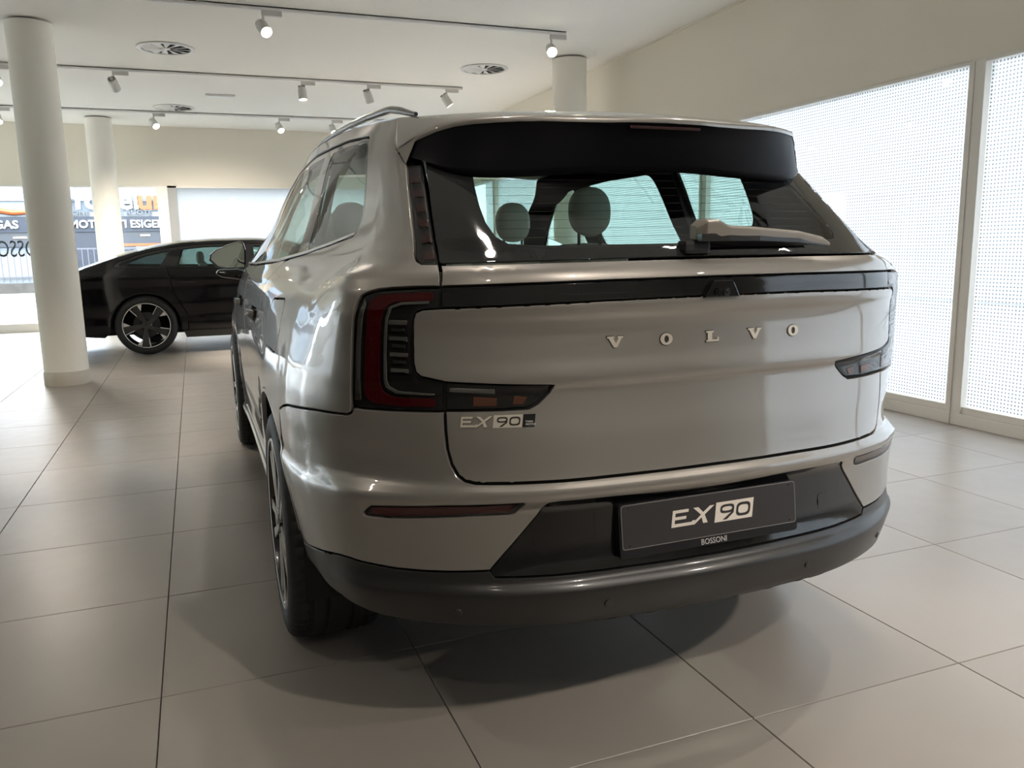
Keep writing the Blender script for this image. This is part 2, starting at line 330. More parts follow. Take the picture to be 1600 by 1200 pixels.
SPOTS = [(-.40, 5.42, (.25, -.75, -.62), 'white spotlight on the nearest track, lamp face turned to the camera, top centre-left'),
 (2.50, 5.42, (-.30, -.95, -.55), 'glaring white spotlight at the right end of the nearest track'),
 (-1.90, 8.55, (.20, .80, -.60), 'white spotlight on the second track turned away, showing its cooling fins'),
 (.33, 8.55, (.05, -.12, -1), 'white spotlight on the second track pointing straight down'),
 (1.20, 8.55, (.35, .25, -.95), 'white spotlight on the second track tipped to the right, second from its right end'),
 (2.30, 8.55, (.55, -.10, -.85), 'white spotlight at the right end of the second track, just above the car roof'),
 (-3.14, 8.55, (.30, -.6, -.7), 'bright spotlight on the second track cut by the left edge of the picture'),
 (-1.58, 11.68, (.35, -.65, -.65), 'small spotlight on the farthest track, nearest to the back left column'),
 (.34, 11.68, (.20, -.65, -.70), 'small spotlight on the farthest track, left of the car roof'),
 (1.22, 11.68, (.10, -.60, -.75), 'small spotlight on the farthest track, partly hidden by the car roof'),
 (-3.72, 11.68, (.20, -.55, -.75), 'small spotlight on the farthest track at the left edge of the picture')]
for x, y, a, lab in SPOTS: spotlight(x, y, a, lab, power=110 if y < 6 else (110 if a[1] < -.4 else 600))
track(-6.2, 2.6, 2.29, 'white spotlight track above the car, outside the picture'); track(-6.2, 2.6, -.62, 'white spotlight track above the camera, outside the picture'); track(-6.2, 2.6, -3.97, 'white spotlight track behind the camera, outside the picture')
for x, y, a in ((-2.6, 2.29, (.15, .45, -.8)), (1.4, 2.29, (-.1, -.3, -.9)), (-3.2, -.62, (.5, .3, -.8)), (-.50, -.62, (-.15, -.3, -1)), (1.12, -.62, (-.2, -.35, -1)), (2.3, -.62, (-.3, -.5, -.9)), (-1.9, -3.97, (.35, .9, -.72)), (.4, -3.97, (-.05, .9, -.78)), (2.2, -3.97, (-.10, .55, -.85))):  # middle pair matches glints in the rear glass; others added to light tail and floor
    spotlight(x, y, a, 'unseen white track spotlight overhead behind or above the camera, for reflections and fill light', power=(130 if x < -2 else 90) if y > 2 else ((22 if x < 1.5 else 80) if y > -2 else (18 if x < -1 else (115 if x < 1 else 175))), group='unseen spotlights above and behind the camera')
# swirl diffusers
def vent(x, y, lab):
    v = empty('swirl_diffuser', (x, y, H), 0, lab, 'air vent', 'round swirl air vents in the ceiling')
    b = MB(); b.lathe([(.300, 0), (.300, -.012), (.255, -.016), (.252, -.004), (.285, 0)], 56); b.build('ring', LAMPW, v, True)
    b = MB(); b.lathe([(0, -.001), (.252, -.001), (.252, 0)], 40); b.build('dark_throat', mat('vent_dark', (.012, .012, .012), .8), v)
    b = MB(); b.lathe([(0, -.016), (.045, -.014), (.05, -.004)], 24); b.build('hub', LAMPW, v, True)
    for k in range(12):
        t = 2 * math.pi * k / 12; A = Matrix.Rotation(t, 4, 'Z'); q = MB()
        V = [tuple(A @ Vector(p)) for p in ((.045, -.006, -.015), (.252, -.020, -.015), (.252, .062, -.003), (.045, .012, -.004), (.045, -.006, -.013), (.252, -.020, -.013), (.252, .062, -.001), (.045, .012, -.002))]
        q.add(V, [(0, 1, 2, 3), (7, 6, 5, 4), (0, 4, 5, 1), (1, 5, 6, 2), (2, 6, 7, 3), (3, 7, 4, 0)]); q.build('blade', LAMPW, v)
vent(-1.27, 7.32, 'round swirl air vent in the ceiling above the near left column'); vent(2.43, 7.33, 'round swirl air vent in the ceiling above the car roof'); vent(-1.27, 11.26, 'small far swirl air vent behind the farthest track')
vent(-1.27, .9, 'round swirl air vent above the silver car, outside the picture'); vent(2.21, .02, 'round swirl air vent over the tail of the silver car, outside the picture')
e = empty('emergency_light', (-.63, 10.0, H), 0, 'slim rectangular emergency light fixed flat on the ceiling', 'light')
b = MB(); b.box((-.20, -.055, -.022), (.20, .055, 0)); b.build('body', mat('emergency_edge', (.70, .70, .68), .5), e, bevel=.004); b = MB(); b.box((-.17, -.045, -.030), (.17, .045, -.022)); b.build('diffuser', mat('emergency_white', (.78, .80, .76), .4), e, bevel=.003)
# ---------------------------------------------------------------- the street
b = MB(); b.box((-60, YF + .25, -.30), (60, 90, -.03));  b.box((-60, YB - 30, -.30), (XL - .3, YF + .25, -.03)); st_ = struct('ground', b, mat('street_paving', (.155, .155, .155), .8))
b = MB()
for k in range(70):
    x = -9.5 + k * .14; V = [(x, 15.6, -.030), (x + .05, 15.6, -.030), (x + 1.45, 18.8, -.030), (x + 1.40, 18.8, -.030), (x, 15.6, -.024), (x + .05, 15.6, -.024), (x + 1.45, 18.8, -.024), (x + 1.40, 18.8, -.024)]
    b.add(V, [(4, 5, 6, 7), (0, 1, 5, 4), (2, 3, 7, 6), (0, 4, 7, 3), (1, 2, 6, 5)])
tag(b.build('tactile_paving', mat('tactile_grey', (.05, .05, .055), .8)), 'ribbed grey tactile paving on the pavement outside the far left window', 'paving', kind='stuff')
b = MB(); b.box((XW + .3, YB - 30, -.30), (60, YF + .25, -.03)); struct('ground_right', b, mat('brightened_paving', (.42, .43, .44), .8))  # paving kept paler than the street to brighten the lower panes
kb = MB(); kb.box((-20, 31.0, -.03), (4, 31.5, .32)); tag(kb.build('low_street_wall', noise_col(mat('rough_stone', (.25, .22, .19), .9), (.03, .027, .022), (.09, .082, .075), 3, 6)), 'low rough stone wall across the street, under the white fence', 'wall')
sh = empty('tyre_shop', (-5, 34, 0), 0, 'pale shop building across the street with a dark sign band and orange and white lettering', 'building')
def sbox(name, a, b_, material, **k):
    q = MB(); q.box(a, b_); return child(q.build(name, material, None, **k), sh)
FW = mat('facade_white', (.20, .215, .23), .6); FB = mat('sign_band_navy', (.014, .020, .034), .5); OR = mat('sign_orange', (.30, .062, .012), .5); SW = mat('sign_white', (.30, .30, .31), .5)
sbox('facade', (-22, 34.0, 0), (9, 36, 6.5), mat('facade_glazed', (.125, .155, .19), .45))
sbox('sign_band', (-22, 33.85, 2.20), (9, 34.0, 2.80), FB); sbox('fascia', (-22, 33.9, 2.80), (9, 34.0, 2.98), FW)
for k in range(14): sbox('facade_mullion', (-21 + k * 2.1 - .03, 33.94, 2.98), (-21 + k * 2.1 + .03, 34.0, 6.4), FW)
for z in (3.4, 4.3, 5.2): sbox('facade_transom', (-22, 33.93, z), (9, 34.0, z + .04), FW)
sbox('garage_door', (-5.65, 33.9, 0.2), (-4.60, 34.0, 2.20), mat('garage_dark', (.018, .022, .034), .5)); sbox('shop_window', (-22, 33.92, 1.65), (-6.0, 34.0, 2.20), mat('shop_dark', (.03, .035, .045), .3))
sbox('shop_window', (-3.9, 33.92, 1.45), (6, 34.0, 2.20), MATS['shop_dark']); sbox('orange_stripe', (-3.9, 33.89, 1.62), (6, 33.93, 1.72), OR); sbox('white_panel', (-3.3, 33.88, .3), (6, 33.92, 1.60), FW)
sbox('warm_shop_lamp', (-7.6, 33.86, 1.98), (-7.15, 33.92, 2.03), mat('shop_lamp', (1, .8, .5), .5, emit=(1, .7, .35), es=3))
sbox('warm_shop_lamp', (-3.1, 33.86, 2.02), (-2.75, 33.92, 2.07), MATS['shop_lamp'])
def sign(txt, x, z, size, material, xs=1.0, bold=.0, y=33.80, name='sign_letters'):
    M = text_mesh(txt, size, .04, xs, 'LEFT', bold); M.transform(Matrix.Translation((x, y, z)) @ Matrix.Rotation(math.pi / 2, 4, 'X')); return child(obj(name, M, None, material), sh)
sign('BOTTEGAS', -9.55, 2.36, .42, SW, 1.05, .012); sign('MOTO', -5.62, 2.36, .42, SW, 1.0, .012); sign('TI ESIGENZE', -3.90, 2.36, .42, SW, .97, .012)
sign('n', -5.72, 3.10, 1.05, SW, 1.15, .03); sign('c', -5.02, 3.10, 1.05, SW, 1.1, .03); sign('el', -3.80, 3.10, 1.05, SW, 1.05, .03); sign('ur', -3.12, 3.10, 1.05, OR, 1.1, .04)
sign('SIONE', -5.70, 2.86, .26, mat('sign_grey', (.075, .085, .10), .5), 1.15, .004); sign('C RUOTE', -3.85, 2.86, .26, MATS['sign_grey'], 1.15, .004)
b = MB(); pts = [(-9.2, 33.8, 4.2), (-8.7, 33.8, 3.45), (-8.2, 33.8, 3.08), (-7.5, 33.8, 2.95), (-6.8, 33.8, 2.98)]; b.tube(pts, [.10, .10, .10, .10, .06], 8); child(b.build('orange_swoosh', OR), sh)
fn = empty('white_railing', (-7, 31.2, .3), 0, 'white gate of thin upright bars in front of the shop across the street', 'fence', )
def fbox(name, a, b_, material=FW): q = MB(); q.box(a, b_); return child(q.build(name, material), fn)
fbox('gate_panel', (-12, 31.3, .34), (-5.9, 31.33, 1.45)); fbox('top_rail', (-12, 31.18, 1.50), (2, 31.24, 1.55), mat('rail_grey', (.08, .085, .10), .5)); fbox('bottom_rail', (-12, 31.18, .52), (2, 31.24, .56), MATS['rail_grey'])
for k in range(60): fbox('bar', (-9.6 + k * .2, 31.19, .36), (-9.6 + k * .2 + .025, 31.22, 1.52), MATS['rail_grey'])
def tree(x, y, h, r, lab, group):
    t = empty('street_tree', (x, y, 0), 0, lab, 'tree', group); b = MB(); b.tube([(0, 0, -.1), (.05, 0, h * .5), (0, .05, h)], [.14, .1, .05], 10); b.build('trunk', mat('bark', (.12, .09, .06), .9), t, True)
    q = MB(); rnd = random.Random(int(x * 10 + y))
    for k in range(1500):
        u, v, ww = rnd.gauss(0, 1), rnd.gauss(0, 1), rnd.gauss(0, 1); L = math.sqrt(u * u + v * v + ww * ww) + 1e-6; rr = r * (rnd.random() ** .4); c = Vector((u / L * rr, v / L * rr, h + r * .3 + ww / L * rr * .9)); s_ = .10 + rnd.random() * .08
        a = Vector((rnd.uniform(-1, 1), rnd.uniform(-1, 1), rnd.uniform(-1, 1))).normalized(); bb_ = a.orthogonal().normalized(); q.add([c - a * s_, c + bb_ * s_ * .6, c + a * s_, c - bb_ * s_ * .6], [(0, 1, 2, 3)])
    lf = q.build('foliage', noise_col(mat('leaf_green', (.10, .20, .04), .6), (.03, .07, .012), (.13, .17, .04), 1.5, 3), t); lf['kind'] = 'stuff'
tree(-1.55, 24.0, 2.6, .45, 'small green and yellow street tree by the right edge of the far left window', 'street trees')
tree(-14.5, 3.5, 3.0, 1.7, 'leafy street tree outside the left windows, seen only in reflections', 'trees outside the left windows'); tree(-15.0, 8.5, 3.2, 1.9, 'leafy street tree outside the left windows, seen only in reflections', 'trees outside the left windows'); tree(-14.5, -3.0, 3.0, 1.8, 'leafy street tree outside the left windows, seen only in reflections', 'trees outside the left windows')
rb = empty('backdrop_building', (15, 2, 0), 0, 'made-up pale building outside the frosted window wall, whitening the panes', 'building')  # invented backdrop, made tall so the film panes look evenly white
q = MB(); q.box((14, -24, 0), (18, 40, 7.0)); child(q.build('wall', mat('pale_render', (.56, .59, .61), .8), None), rb); q = MB(); q.box((13.7, -24, 7.0), (18, 40, 7.3)); child(q.build('cornice', mat('pale_cornice', (.62, .66, .70), .8), None), rb)

lb = empty('added_terrace', (-22, 4, 0), 0, 'row of street buildings added beyond the left windows to hide bright sky, outside the picture', 'building')  # unseen row added to block bright sky from the fender reflections
q = MB(); q.box((-26, -20, 0), (-22, 30, 9)); child(q.build('wall', mat('terrace_render', (.17, .165, .15), .8), None), lb)
for k in range(9):
    for z in (1.0, 4.2): q = MB(); q.box((-22.05, -18 + k * 5, z), (-21.98, -16 + k * 5, z + 2.0)); child(q.build('terrace_window', mat('terrace_glass', (.03, .04, .05), .2), None), lb)
q = MB(); q.box((-22.3, -20, 3.1), (-22, 30, 3.5)); child(q.build('orange_fascia', OR, None), lb)
# ---- body surface of the big car: tensor spline over rows (v, height-like) and columns (s, length-like); x is mirrored for s<0
SY=[-.55,-.3,0,.5,1.3,2.1]
XT={ # half width at the side stations SY for each height
.27:[.86,.87,.885,.905,.91,.905],.34:[.885,.90,.915,.92,.922,.92],.40:[.91,.925,.94,.935,.93,.93],.50:[.932,.948,.965,.948,.94,.945],.60:[.944,.962,.980,.958,.948,.952],
.70:[.955,.973,.985,.964,.955,.958],.725:[.942,.964,.982,.964,.956,.958],.80:[.944,.966,.982,.968,.962,.965],.90:[.953,.967,.975,.972,.968,.968],1.0:[.940,.952,.960,.968,.966,.962],
1.1:[.915,.930,.944,.953,.957,.948],1.16:[.893,.910,.928,.942,.945,.925],1.195:[.874,.892,.911,.928,.932,.91],1.215:[.846,.865,.886,.905,.910,.895],1.27:[.772,.787,.813,.862,.878,.855],
1.33:[.727,.745,.785,.835,.85,.815],1.40:[.700,.722,.758,.800,.81,.765],1.53:[.672,.697,.722,.75,.752,.705],1.60:[.655,.682,.700,.718,.715,.678]}
XZ=sorted(XT)
def xside(j,z): return float(np.interp(z,XZ,[XT[k][j] for k in XZ]))
CX=[0,.22,.43,.56,.66,.75,.84]
CD=[0,.008,.030,.066,.112,.172,.250]
YC=[(.34,-.93),(.372,-1.07),(.39,-1.12),(.43,-1.140),(.485,-1.150),(.496,-1.149),(.507,-1.128),(.53,-1.118),(.60,-1.108),(.69,-1.110),(.705,-1.122),(.722,-1.134),(.734,-1.138),(.744,-1.133),(.764,-1.124),
 (.80,-1.118),(.86,-1.110),(.93,-1.098),(.972,-1.094),(.986,-1.101),(1.0,-1.103),(1.05,-1.096),(1.10,-1.094),(1.13,-1.099),(1.150,-1.109),(1.168,-1.113),(1.178,-1.112),(1.20,-1.113),(1.222,-1.110),(1.245,-1.100)]
OZ=[(.34,-.04),(.39,-.024),(.43,-.012),(.465,.006),(.485,.010),(.507,.004),(.55,.0),(.62,.006),(.69,.012),(.72,.014),(.734,.0),(.773,-.028),(.83,-.018),(.90,-.004),(.94,.002),(1.0,.002),(1.15,.002),(1.20,-.004),(1.245,-.03)]
def interp(t,z): return float(np.interp(z,[a for a,_ in t],[b for _,b in t]))
FR={ # front end columns 14..19 (x,y)
 'lo':[(.945,2.7),(.955,3.1),(.90,3.46),(.70,3.74),(.40,3.87),(0,3.91)],
 .9:[(.958,2.7),(.950,3.1),(.89,3.42),(.70,3.66),(.40,3.80),(0,3.84)],
 1.0:[(.945,2.66),(.90,2.98),(.82,3.2),(.62,3.38),(.35,3.48),(0,3.52)],
 1.1:[(.89,2.40),(.82,2.56),(.70,2.68),(.5,2.76),(.28,2.80),(0,2.82)],
 1.16:[(.86,2.32),(.78,2.44),(.65,2.53),(.45,2.60),(.24,2.635),(0,2.65)],
 1.21:[(.84,2.26),(.76,2.37),(.62,2.45),(.42,2.52),(.22,2.55),(0,2.56)],
 1.27:[(.81,2.18),(.73,2.28),(.60,2.35),(.40,2.42),(.21,2.45),(0,2.46)],
 1.33:[(.775,2.08),(.70,2.17),(.57,2.24),(.38,2.30),(.20,2.33),(0,2.34)],
 1.40:[(.735,1.97),(.665,2.05),(.54,2.11),(.37,2.16),(.19,2.19),(0,2.20)],
 1.53:[(.665,1.77),(.60,1.84),(.49,1.89),(.33,1.93),(.17,1.95),(0,1.955)],
 1.60:[(.62,1.64),(.565,1.70),(.455,1.75),(.31,1.785),(.16,1.80),(0,1.81)]}
UP={ # rear columns 0..7 (x,y) for the rows above the shoulder
 1.27:[(0,-1.082),(.22,-1.073),(.43,-1.038),(.55,-.995),(.645,-.942),(.70,-.898),(.752,-.825),(.775,-.70)],
 1.33:[(0,-1.005),(.22,-.996),(.425,-.962),(.545,-.922),(.638,-.872),(.675,-.825),(.703,-.745),(.72,-.66)],
 1.40:[(0,-.912),(.22,-.904),(.42,-.872),(.54,-.838),(.632,-.792),(.662,-.745),(.682,-.675),(.694,-.615)],
 1.53:[(0,-.745),(.215,-.738),(.41,-.712),(.525,-.682),(.616,-.638),(.640,-.60),(.655,-.552),(.665,-.50)],
 1.60:[(0,-.655),(.21,-.648),(.40,-.625),(.515,-.598),(.60,-.555),(.625,-.52),(.640,-.475),(.648,-.43)]}
SYU={1.53:[-.45,-.27,0,.5,1.2,1.66],1.60:[-.38,-.25,0,.5,1.15,1.54],1.40:[-.53,-.3,0,.5,1.28,1.85],1.33:[-.55,-.3,0,.5,1.3,1.96],1.27:[-.55,-.3,0,.5,1.3,2.06],1.21:[-.55,-.3,0,.5,1.3,2.12]}
def rowz(z,j):
    if z<.46:   # sill is lower than the rear skirt
        w=[0,0,0,0,.1,.25,.45,.55,.2,.5,1,1,1,1,1,1,.6,.4,.3,.3][j]
        return z-.06*w if z>.36 else z-.05*w
    return z
def row(z):
    P=[]
    if z in UP: P+=UP[z]
    else:
        yc=interp(YC,z);o=interp(OZ,z)
        for k,(x,d) in enumerate(zip(CX,CD)):
            w=[0,0,0,.15,.35,.65,1][k]
            sh=1.0
            P.append((x+o*w*.7,yc+d-o*w*.7-(yc+1.105)*.75*(k/6.)**1.5))
        a=P[6];b=(xside(0,z),-.55)
        P.append((a[0]*.48+b[0]*.52+.012,-.72))
    for j in range(6): P.append((xside(j,z),SYU.get(z,SY)[j]))
    ks=[k for k in FR if k!='lo']
    if z<=.8: P+=FR['lo']
    elif z in FR: P+=FR[z]
    else:
        L=[(.8,FR['lo'])]+[(k,FR[k]) for k in ks]
        for (z0,A),(z1,B) in zip(L,L[1:]):
            if z0<=z<=z1:
                t=(z-z0)/(z1-z0);P+=[((1-t)*p[0]+t*q[0],(1-t)*p[1]+t*q[1]) for p,q in zip(A,B)];break
    out=[]
    for j,(x,y) in enumerate(P):
        if z<.36: x*=.93
        out.append((x,y,rowz(z,j)))
    return out
ZR=[.34,.372,.39,.43,.485,.496,.507,.53,.60,.69,.705,.722,.734,.744,.764,.80,.86,.93,.972,.986,1.0,1.05,1.10,1.13,1.150,1.168,1.178,1.20,1.222,1.245,1.27,1.33,1.40,1.53,1.60]
ROOF=[(0,-.60,1.672),(.20,-.592,1.670),(.38,-.565,1.666),(.49,-.535,1.664),(.57,-.495,1.662),(.592,-.46,1.664),(.605,-.42,1.667),(.612,-.375,1.670),(.618,-.33,1.674),(.627,-.22,1.682),(.645,0,1.697),(.655,.5,1.718),(.650,1.05,1.718),(.625,1.40,1.700),(.575,1.50,1.695),(.52,1.555,1.696),(.42,1.60,1.70),(.285,1.635,1.706),(.145,1.65,1.709),(0,1.655,1.71)]
def build():
    R=[row(z) for z in ZR]+[ROOF]
    V=np.array(ZR+[1.665]);N=np.array(R)
    N[:,:,0]*=1.0
    # front corner for low rows: keep monotone in s
    mid=N[ZR.index(.86)]
    S=np.concatenate([[0],np.cumsum(np.hypot(*(np.diff(mid[:,:2],axis=0).T)))])
    return S,V,N
S_,V_,N_=build()
def _slopes_s(S,A):
    # Catmull-Rom (non uniform) with mirror symmetry at both ends
    m=np.zeros_like(A)
    h=np.diff(S)[:,None]
    d=np.diff(A,axis=0)/h
    m[1:-1]=(d[:-1]*h[1:]+d[1:]*h[:-1])/(h[1:]+h[:-1])
    m[0]=0;m[-1]=0
    m[0,0]=d[0,0];m[-1,0]=d[-1,0]
    return m
def _pchip(V,A):
    h=np.diff(V)[:,None,None];d=np.diff(A,axis=0)/h
    m=np.zeros_like(A)
    w1=2*h[1:]+h[:-1];w2=h[1:]+2*h[:-1]
    with np.errstate(all='ignore'):
        hm=(w1+w2)/(w1/d[:-1]+w2/d[1:])
    ok=(d[:-1]*d[1:])>0
    m[1:-1]=np.where(ok,hm,0);m[0]=d[0];m[-1]=d[-1]
    return m
MS=np.array([_slopes_s(S_,N_[i]) for i in range(len(V_))])
MV=_pchip(V_,N_);
MSV=_pchip(V_,MS)
def _h(t): return 2*t**3-3*t**2+1,t**3-2*t**2+t,-2*t**3+3*t**2,t**3-t**2
def P(s,v):
    s=np.asarray(s,float);v=np.asarray(v,float);sg=np.where(s<0,-1.,1.);a=np.clip(np.abs(s),0,S_[-1]);v=np.clip(v,V_[0],V_[-1])
    j=np.clip(np.searchsorted(S_,a,side='right')-1,0,len(S_)-2);i=np.clip(np.searchsorted(V_,v,side='right')-1,0,len(V_)-2)
    hs=S_[j+1]-S_[j];hv=V_[i+1]-V_[i]
    a0,a1,a2,a3=_h((a-S_[j])/hs);b0,b1,b2,b3=_h((v-V_[i])/hv)
    e=lambda q:q[...,None]
    def along(i): return e(a0)*N_[i,j]+e(a1*hs)*MS[i,j]+e(a2)*N_[i,j+1]+e(a3*hs)*MS[i,j+1]
    def alongv(i): return e(a0)*MV[i,j]+e(a1*hs)*MSV[i,j]+e(a2)*MV[i,j+1]+e(a3*hs)*MSV[i,j+1]
    p=e(b0)*along(i)+e(b1*hv)*alongv(i)+e(b2)*along(i+1)+e(b3*hv)*alongv(i+1)
    p=p.copy();p[...,0]*=sg
    return p
def Nrm(s,v,e=2e-3):
    s=np.asarray(s,float);v=np.asarray(v,float)
    v0=np.clip(v-e,V_[0],V_[-1]);v1=np.clip(v+e,V_[0],V_[-1])
    ds=P(s+e,v)-P(s-e,v);dv=P(s,v1)-P(s,v0)
    n=np.cross(ds,dv);n/=np.linalg.norm(n,axis=-1,keepdims=True)+1e-12
    return n
# ---------------------------------------------------------------- panels cut from the body surface
def dense(poly, step):
    out = []
    n = len(poly)
    for i in range(n):
        a = np.array(poly[i], float); b = np.array(poly[(i + 1) % n], float); k = max(1, int(math.ceil(np.linalg.norm(b - a) / step)))
        for t in range(k): out.append(a + (b - a) * t / k)
    return np.array(out)
def inside(pts, loops):
    x, y = pts[:, 0], pts[:, 1]; c = np.zeros(len(pts), bool)
    for L in loops:
        a = L; b = np.roll(L, -1, 0)
        for (x0, y0), (x1, y1) in zip(a, b):
            if y0 == y1: continue
            m_ = ((y0 > y) != (y1 > y)) & (x < (x1 - x0) * (y - y0) / (y1 - y0) + x0); c ^= m_
    return c
def smooth_poly(P_, r=.02, n=4, keep=()):   # round the corners of a polygon
    P_ = [np.array(p, float) for p in P_]; out = []
    for i, p in enumerate(P_):
        a = P_[i - 1] - p; b = P_[(i + 1) % len(P_)] - p; la, lb = np.linalg.norm(a), np.linalg.norm(b)
        if i in keep or abs(np.dot(a, b) / (la * lb)) > .98: out.append(p); continue
        q = min(r, la * .45, lb * .45); p0 = p + a / la * q; p1 = p + b / lb * q
        for t in np.linspace(0, 1, n + 1): out.append((1 - t) ** 2 * p0 + 2 * t * (1 - t) * p + t * t * p1)
    return out
def cut(loops, fS, fN, step=.022, bstep=.014, gap=.002, bev=.0012, flange=.012, off=0.0, shrink=None, thick=None, vlines=()):
    """trimmed surface piece: face + bevel + flange turned inwards; fS/fN give position and outward normal in (s, v)"""
    loops = [dense(L, bstep) for L in loops]
    allb = np.concatenate(loops); lo, hi = allb.min(0), allb.max(0)
    gx = np.arange(lo[0] + step * .5, hi[0], step); gy = np.arange(lo[1] + step * .5, hi[1], step)
    G = np.array([(x + (step * .5 if j % 2 else 0), y) for j, y in enumerate(gy) for x in gx]).reshape(-1, 2)
    if len(vlines): G = np.concatenate([G[np.min(np.abs(G[:, 1:2] - np.array(vlines)[None]), 1) > step * .3], np.array([(x, y) for y in vlines for x in gx])])
    if len(G):
        G = G[inside(G, loops)]
    if len(G):
        keep = np.ones(len(G), bool)
        for q in allb: keep &= ((G - q) ** 2).sum(1) > (bstep * .62) ** 2
        G = G[keep]
    pts = np.concatenate([allb, G]) if len(G) else allb
    E = []; b = 0
    for L in loops: n = len(L); E += [(b + i, b + (i + 1) % n) for i in range(n)]; b += n
    V, _, F, ov, _, _ = delaunay_2d_cdt([Vector(p) for p in pts.tolist()], E, [], 0, 1e-7)
    V = np.array([tuple(v) for v in V]); F = [tuple(f) for f in F if len(f) == 3]
    FA = np.array(F); cen = V[FA].mean(1); FA = FA[inside(cen, loops)]
    used = np.unique(FA); remap = -np.ones(len(V), int); remap[used] = np.arange(len(used)); V = V[used]; FA = remap[FA]
    Pp = fS(V[:, 0], V[:, 1]); Nn = fN(V[:, 0], V[:, 1])
    # orientation
    tri = Pp[FA]; fn = np.cross(tri[:, 1] - tri[:, 0], tri[:, 2] - tri[:, 0]); flip = (fn * Nn[FA[:, 0]]).sum(1) < 0
    FA[flip] = FA[flip][:, ::-1]
    Pp = Pp + Nn * off
    # boundary
    cnt = {}
    for f in FA:
        for a, c in ((f[0], f[1]), (f[1], f[2]), (f[2], f[0])): cnt[(a, c)] = 1
    bd = [(a, c) for (a, c) in cnt if (c, a) not in cnt]
    out = np.zeros_like(Pp)
    for a, c in bd:
        d = Pp[c] - Pp[a]; n = (Nn[a] + Nn[c]) * .5; o = np.cross(d, n); L = np.linalg.norm(o)
        if L > 1e-9: out[a] += o / L; out[c] += o / L
    bv = sorted({a for e in bd for a in e}); idx = {a: i for i, a in enumerate(bv)}
    O = out[bv]; O /= np.linalg.norm(O, axis=1, keepdims=True) + 1e-9
    base = Pp[bv].copy()
    Pp[bv] = base - O * (gap + bev)
    ringB = base - O * gap - Nn[bv] * bev; ringC = base - O * gap - Nn[bv] * flange
    n0 = len(Pp); nb = len(bv)
    verts = np.concatenate([Pp, ringB, ringC]); nb2 = O * .9 + Nn[bv] * .25; nb2 /= np.linalg.norm(nb2, axis=1, keepdims=True)
    norms = np.concatenate([Nn, nb2, O])
    faces = [tuple(f) for f in FA]
    for a, c in bd:
        i, j = idx[a], idx[c]
        faces.append((c, a, n0 + i, n0 + j)); faces.append((n0 + j, n0 + i, n0 + nb + i, n0 + nb + j))
    return verts, faces, norms
def panel(name, material, parent, loops, step=.022, sides=(1,), fS=None, fN=None, **k):
    o = None
    for sgn in sides:
        fs = fS or P; fn = fN or Nrm
        L = [[(p[0] * sgn, p[1]) for p in lp] for lp in loops]
        V, F, Nn = cut(L, fs, fn, step=step, **k)
        M = me(name, V, F, Nn); o = obj(name, M, parent, material)
    return o
LR = (-1, 1)
def full(half):     # half outline from (0, top) round to (0, bottom) -> closed outline on both sides
    return [(-a, v) for a, v in half] + [(a, v) for a, v in reversed(half) if abs(a) > 1e-6]
# ---------------------------------------------------------------- the big silver car
CAR = empty('estate_car', (0, 0, 0), 0, 'large silver-beige family car seen from behind in the middle of the showroom', 'car')
AR = .462
def arch(cy, n=40, lo=.34):
    pts = []
    for k in range(n + 1):
        t = math.pi * 1.12 * k / n - math.pi * .06
        pts.append((1.778 + cy - math.cos(t) * AR, .39 + math.sin(t) * AR))
    return [(a, max(v, lo)) for a, v in pts]
A1 = arch(0.0); A2 = arch(2.985 + .001)
# outlines in (s, v): s = metres round the body from the middle of the tail, v = height-like
LAMP_OUT = [(.672, 1.2148), (.7302, 1.2145), (.7883, 1.2125), (.82, 1.2098), (.842, 1.2041), (.8598, 1.1954), (.8736, 1.1791), (.8833, 1.148), (.8924, 1.0758), (.8999, 1.0087), (.9045, .9441), (.9005, .935), (.8854, .931), (.7959, .9293), (.6665, .9303)]
LAMP_IN = [(.672, 1.1677), (.7156, 1.1665), (.7321, 1.1607), (.7387, 1.146), (.7409, 1.0394), (.7377, 1.0181), (.7244, 1.008), (.6668, .9973)]
LAMP = LAMP_OUT + LAMP_IN[::-1]
LID = [(0, 1.1771), (.29, 1.1757), (.51, 1.1712), (.672, 1.1672), (.7156, 1.1643), (.7305, 1.1578), (.7355, 1.1431), (.7377, 1.041), (.7336, 1.0204), (.7227, 1.011), (.6628, .9981), (.5267, .9895), (.4133, .9835),
       (.4222, .9674), (.4506, .9419), (.4721, .9311), (.5417, .9293), (.6655, .9290), (.668, .8813), (.6675, .8388), (.6604, .8038), (.6464, .7786), (.6305, .7671), (.6050, .7625), (.5235, .7622), (.3907, .762), (.2751, .7625), (.1455, .7625), (0, .7635)]
LIDLAMP = [(.6643, .9955), (.5997, .9909), (.5266, .9860), (.4216, .9800), (.4282, .9692), (.4564, .9452), (.4749, .9357), (.5414, .9338), (.6657, .9324)]
REFL = [(.8807, .6759), (.8563, .6954), (.7731, .7), (.674, .7073), (.5823, .7100), (.4981, .7120), (.4942, .7090), (.5122, .6865), (.524, .6823), (.6233, .6799), (.7141, .6739), (.8001, .6678), (.8592, .6680), (.8785, .6700)]
VL = [(.711, 1.5141), (.6476, 1.5158), (.6566, 1.4405), (.6732, 1.3439), (.6809, 1.271), (.6898, 1.2682), (.7272, 1.2685), (.7512, 1.2759), (.7666, 1.2891), (.7640, 1.361), (.7431, 1.4428)]
BLK = [(0, .7035), (.145, .706), (.293, .709), (.4133, .7098), (.437, .7072), (.4433, .7007), (.4597, .6769), (.5208, .6058), (.5757, .5463), (.5700, .530), (.4334, .528), (.2848, .527), (0, .526)]
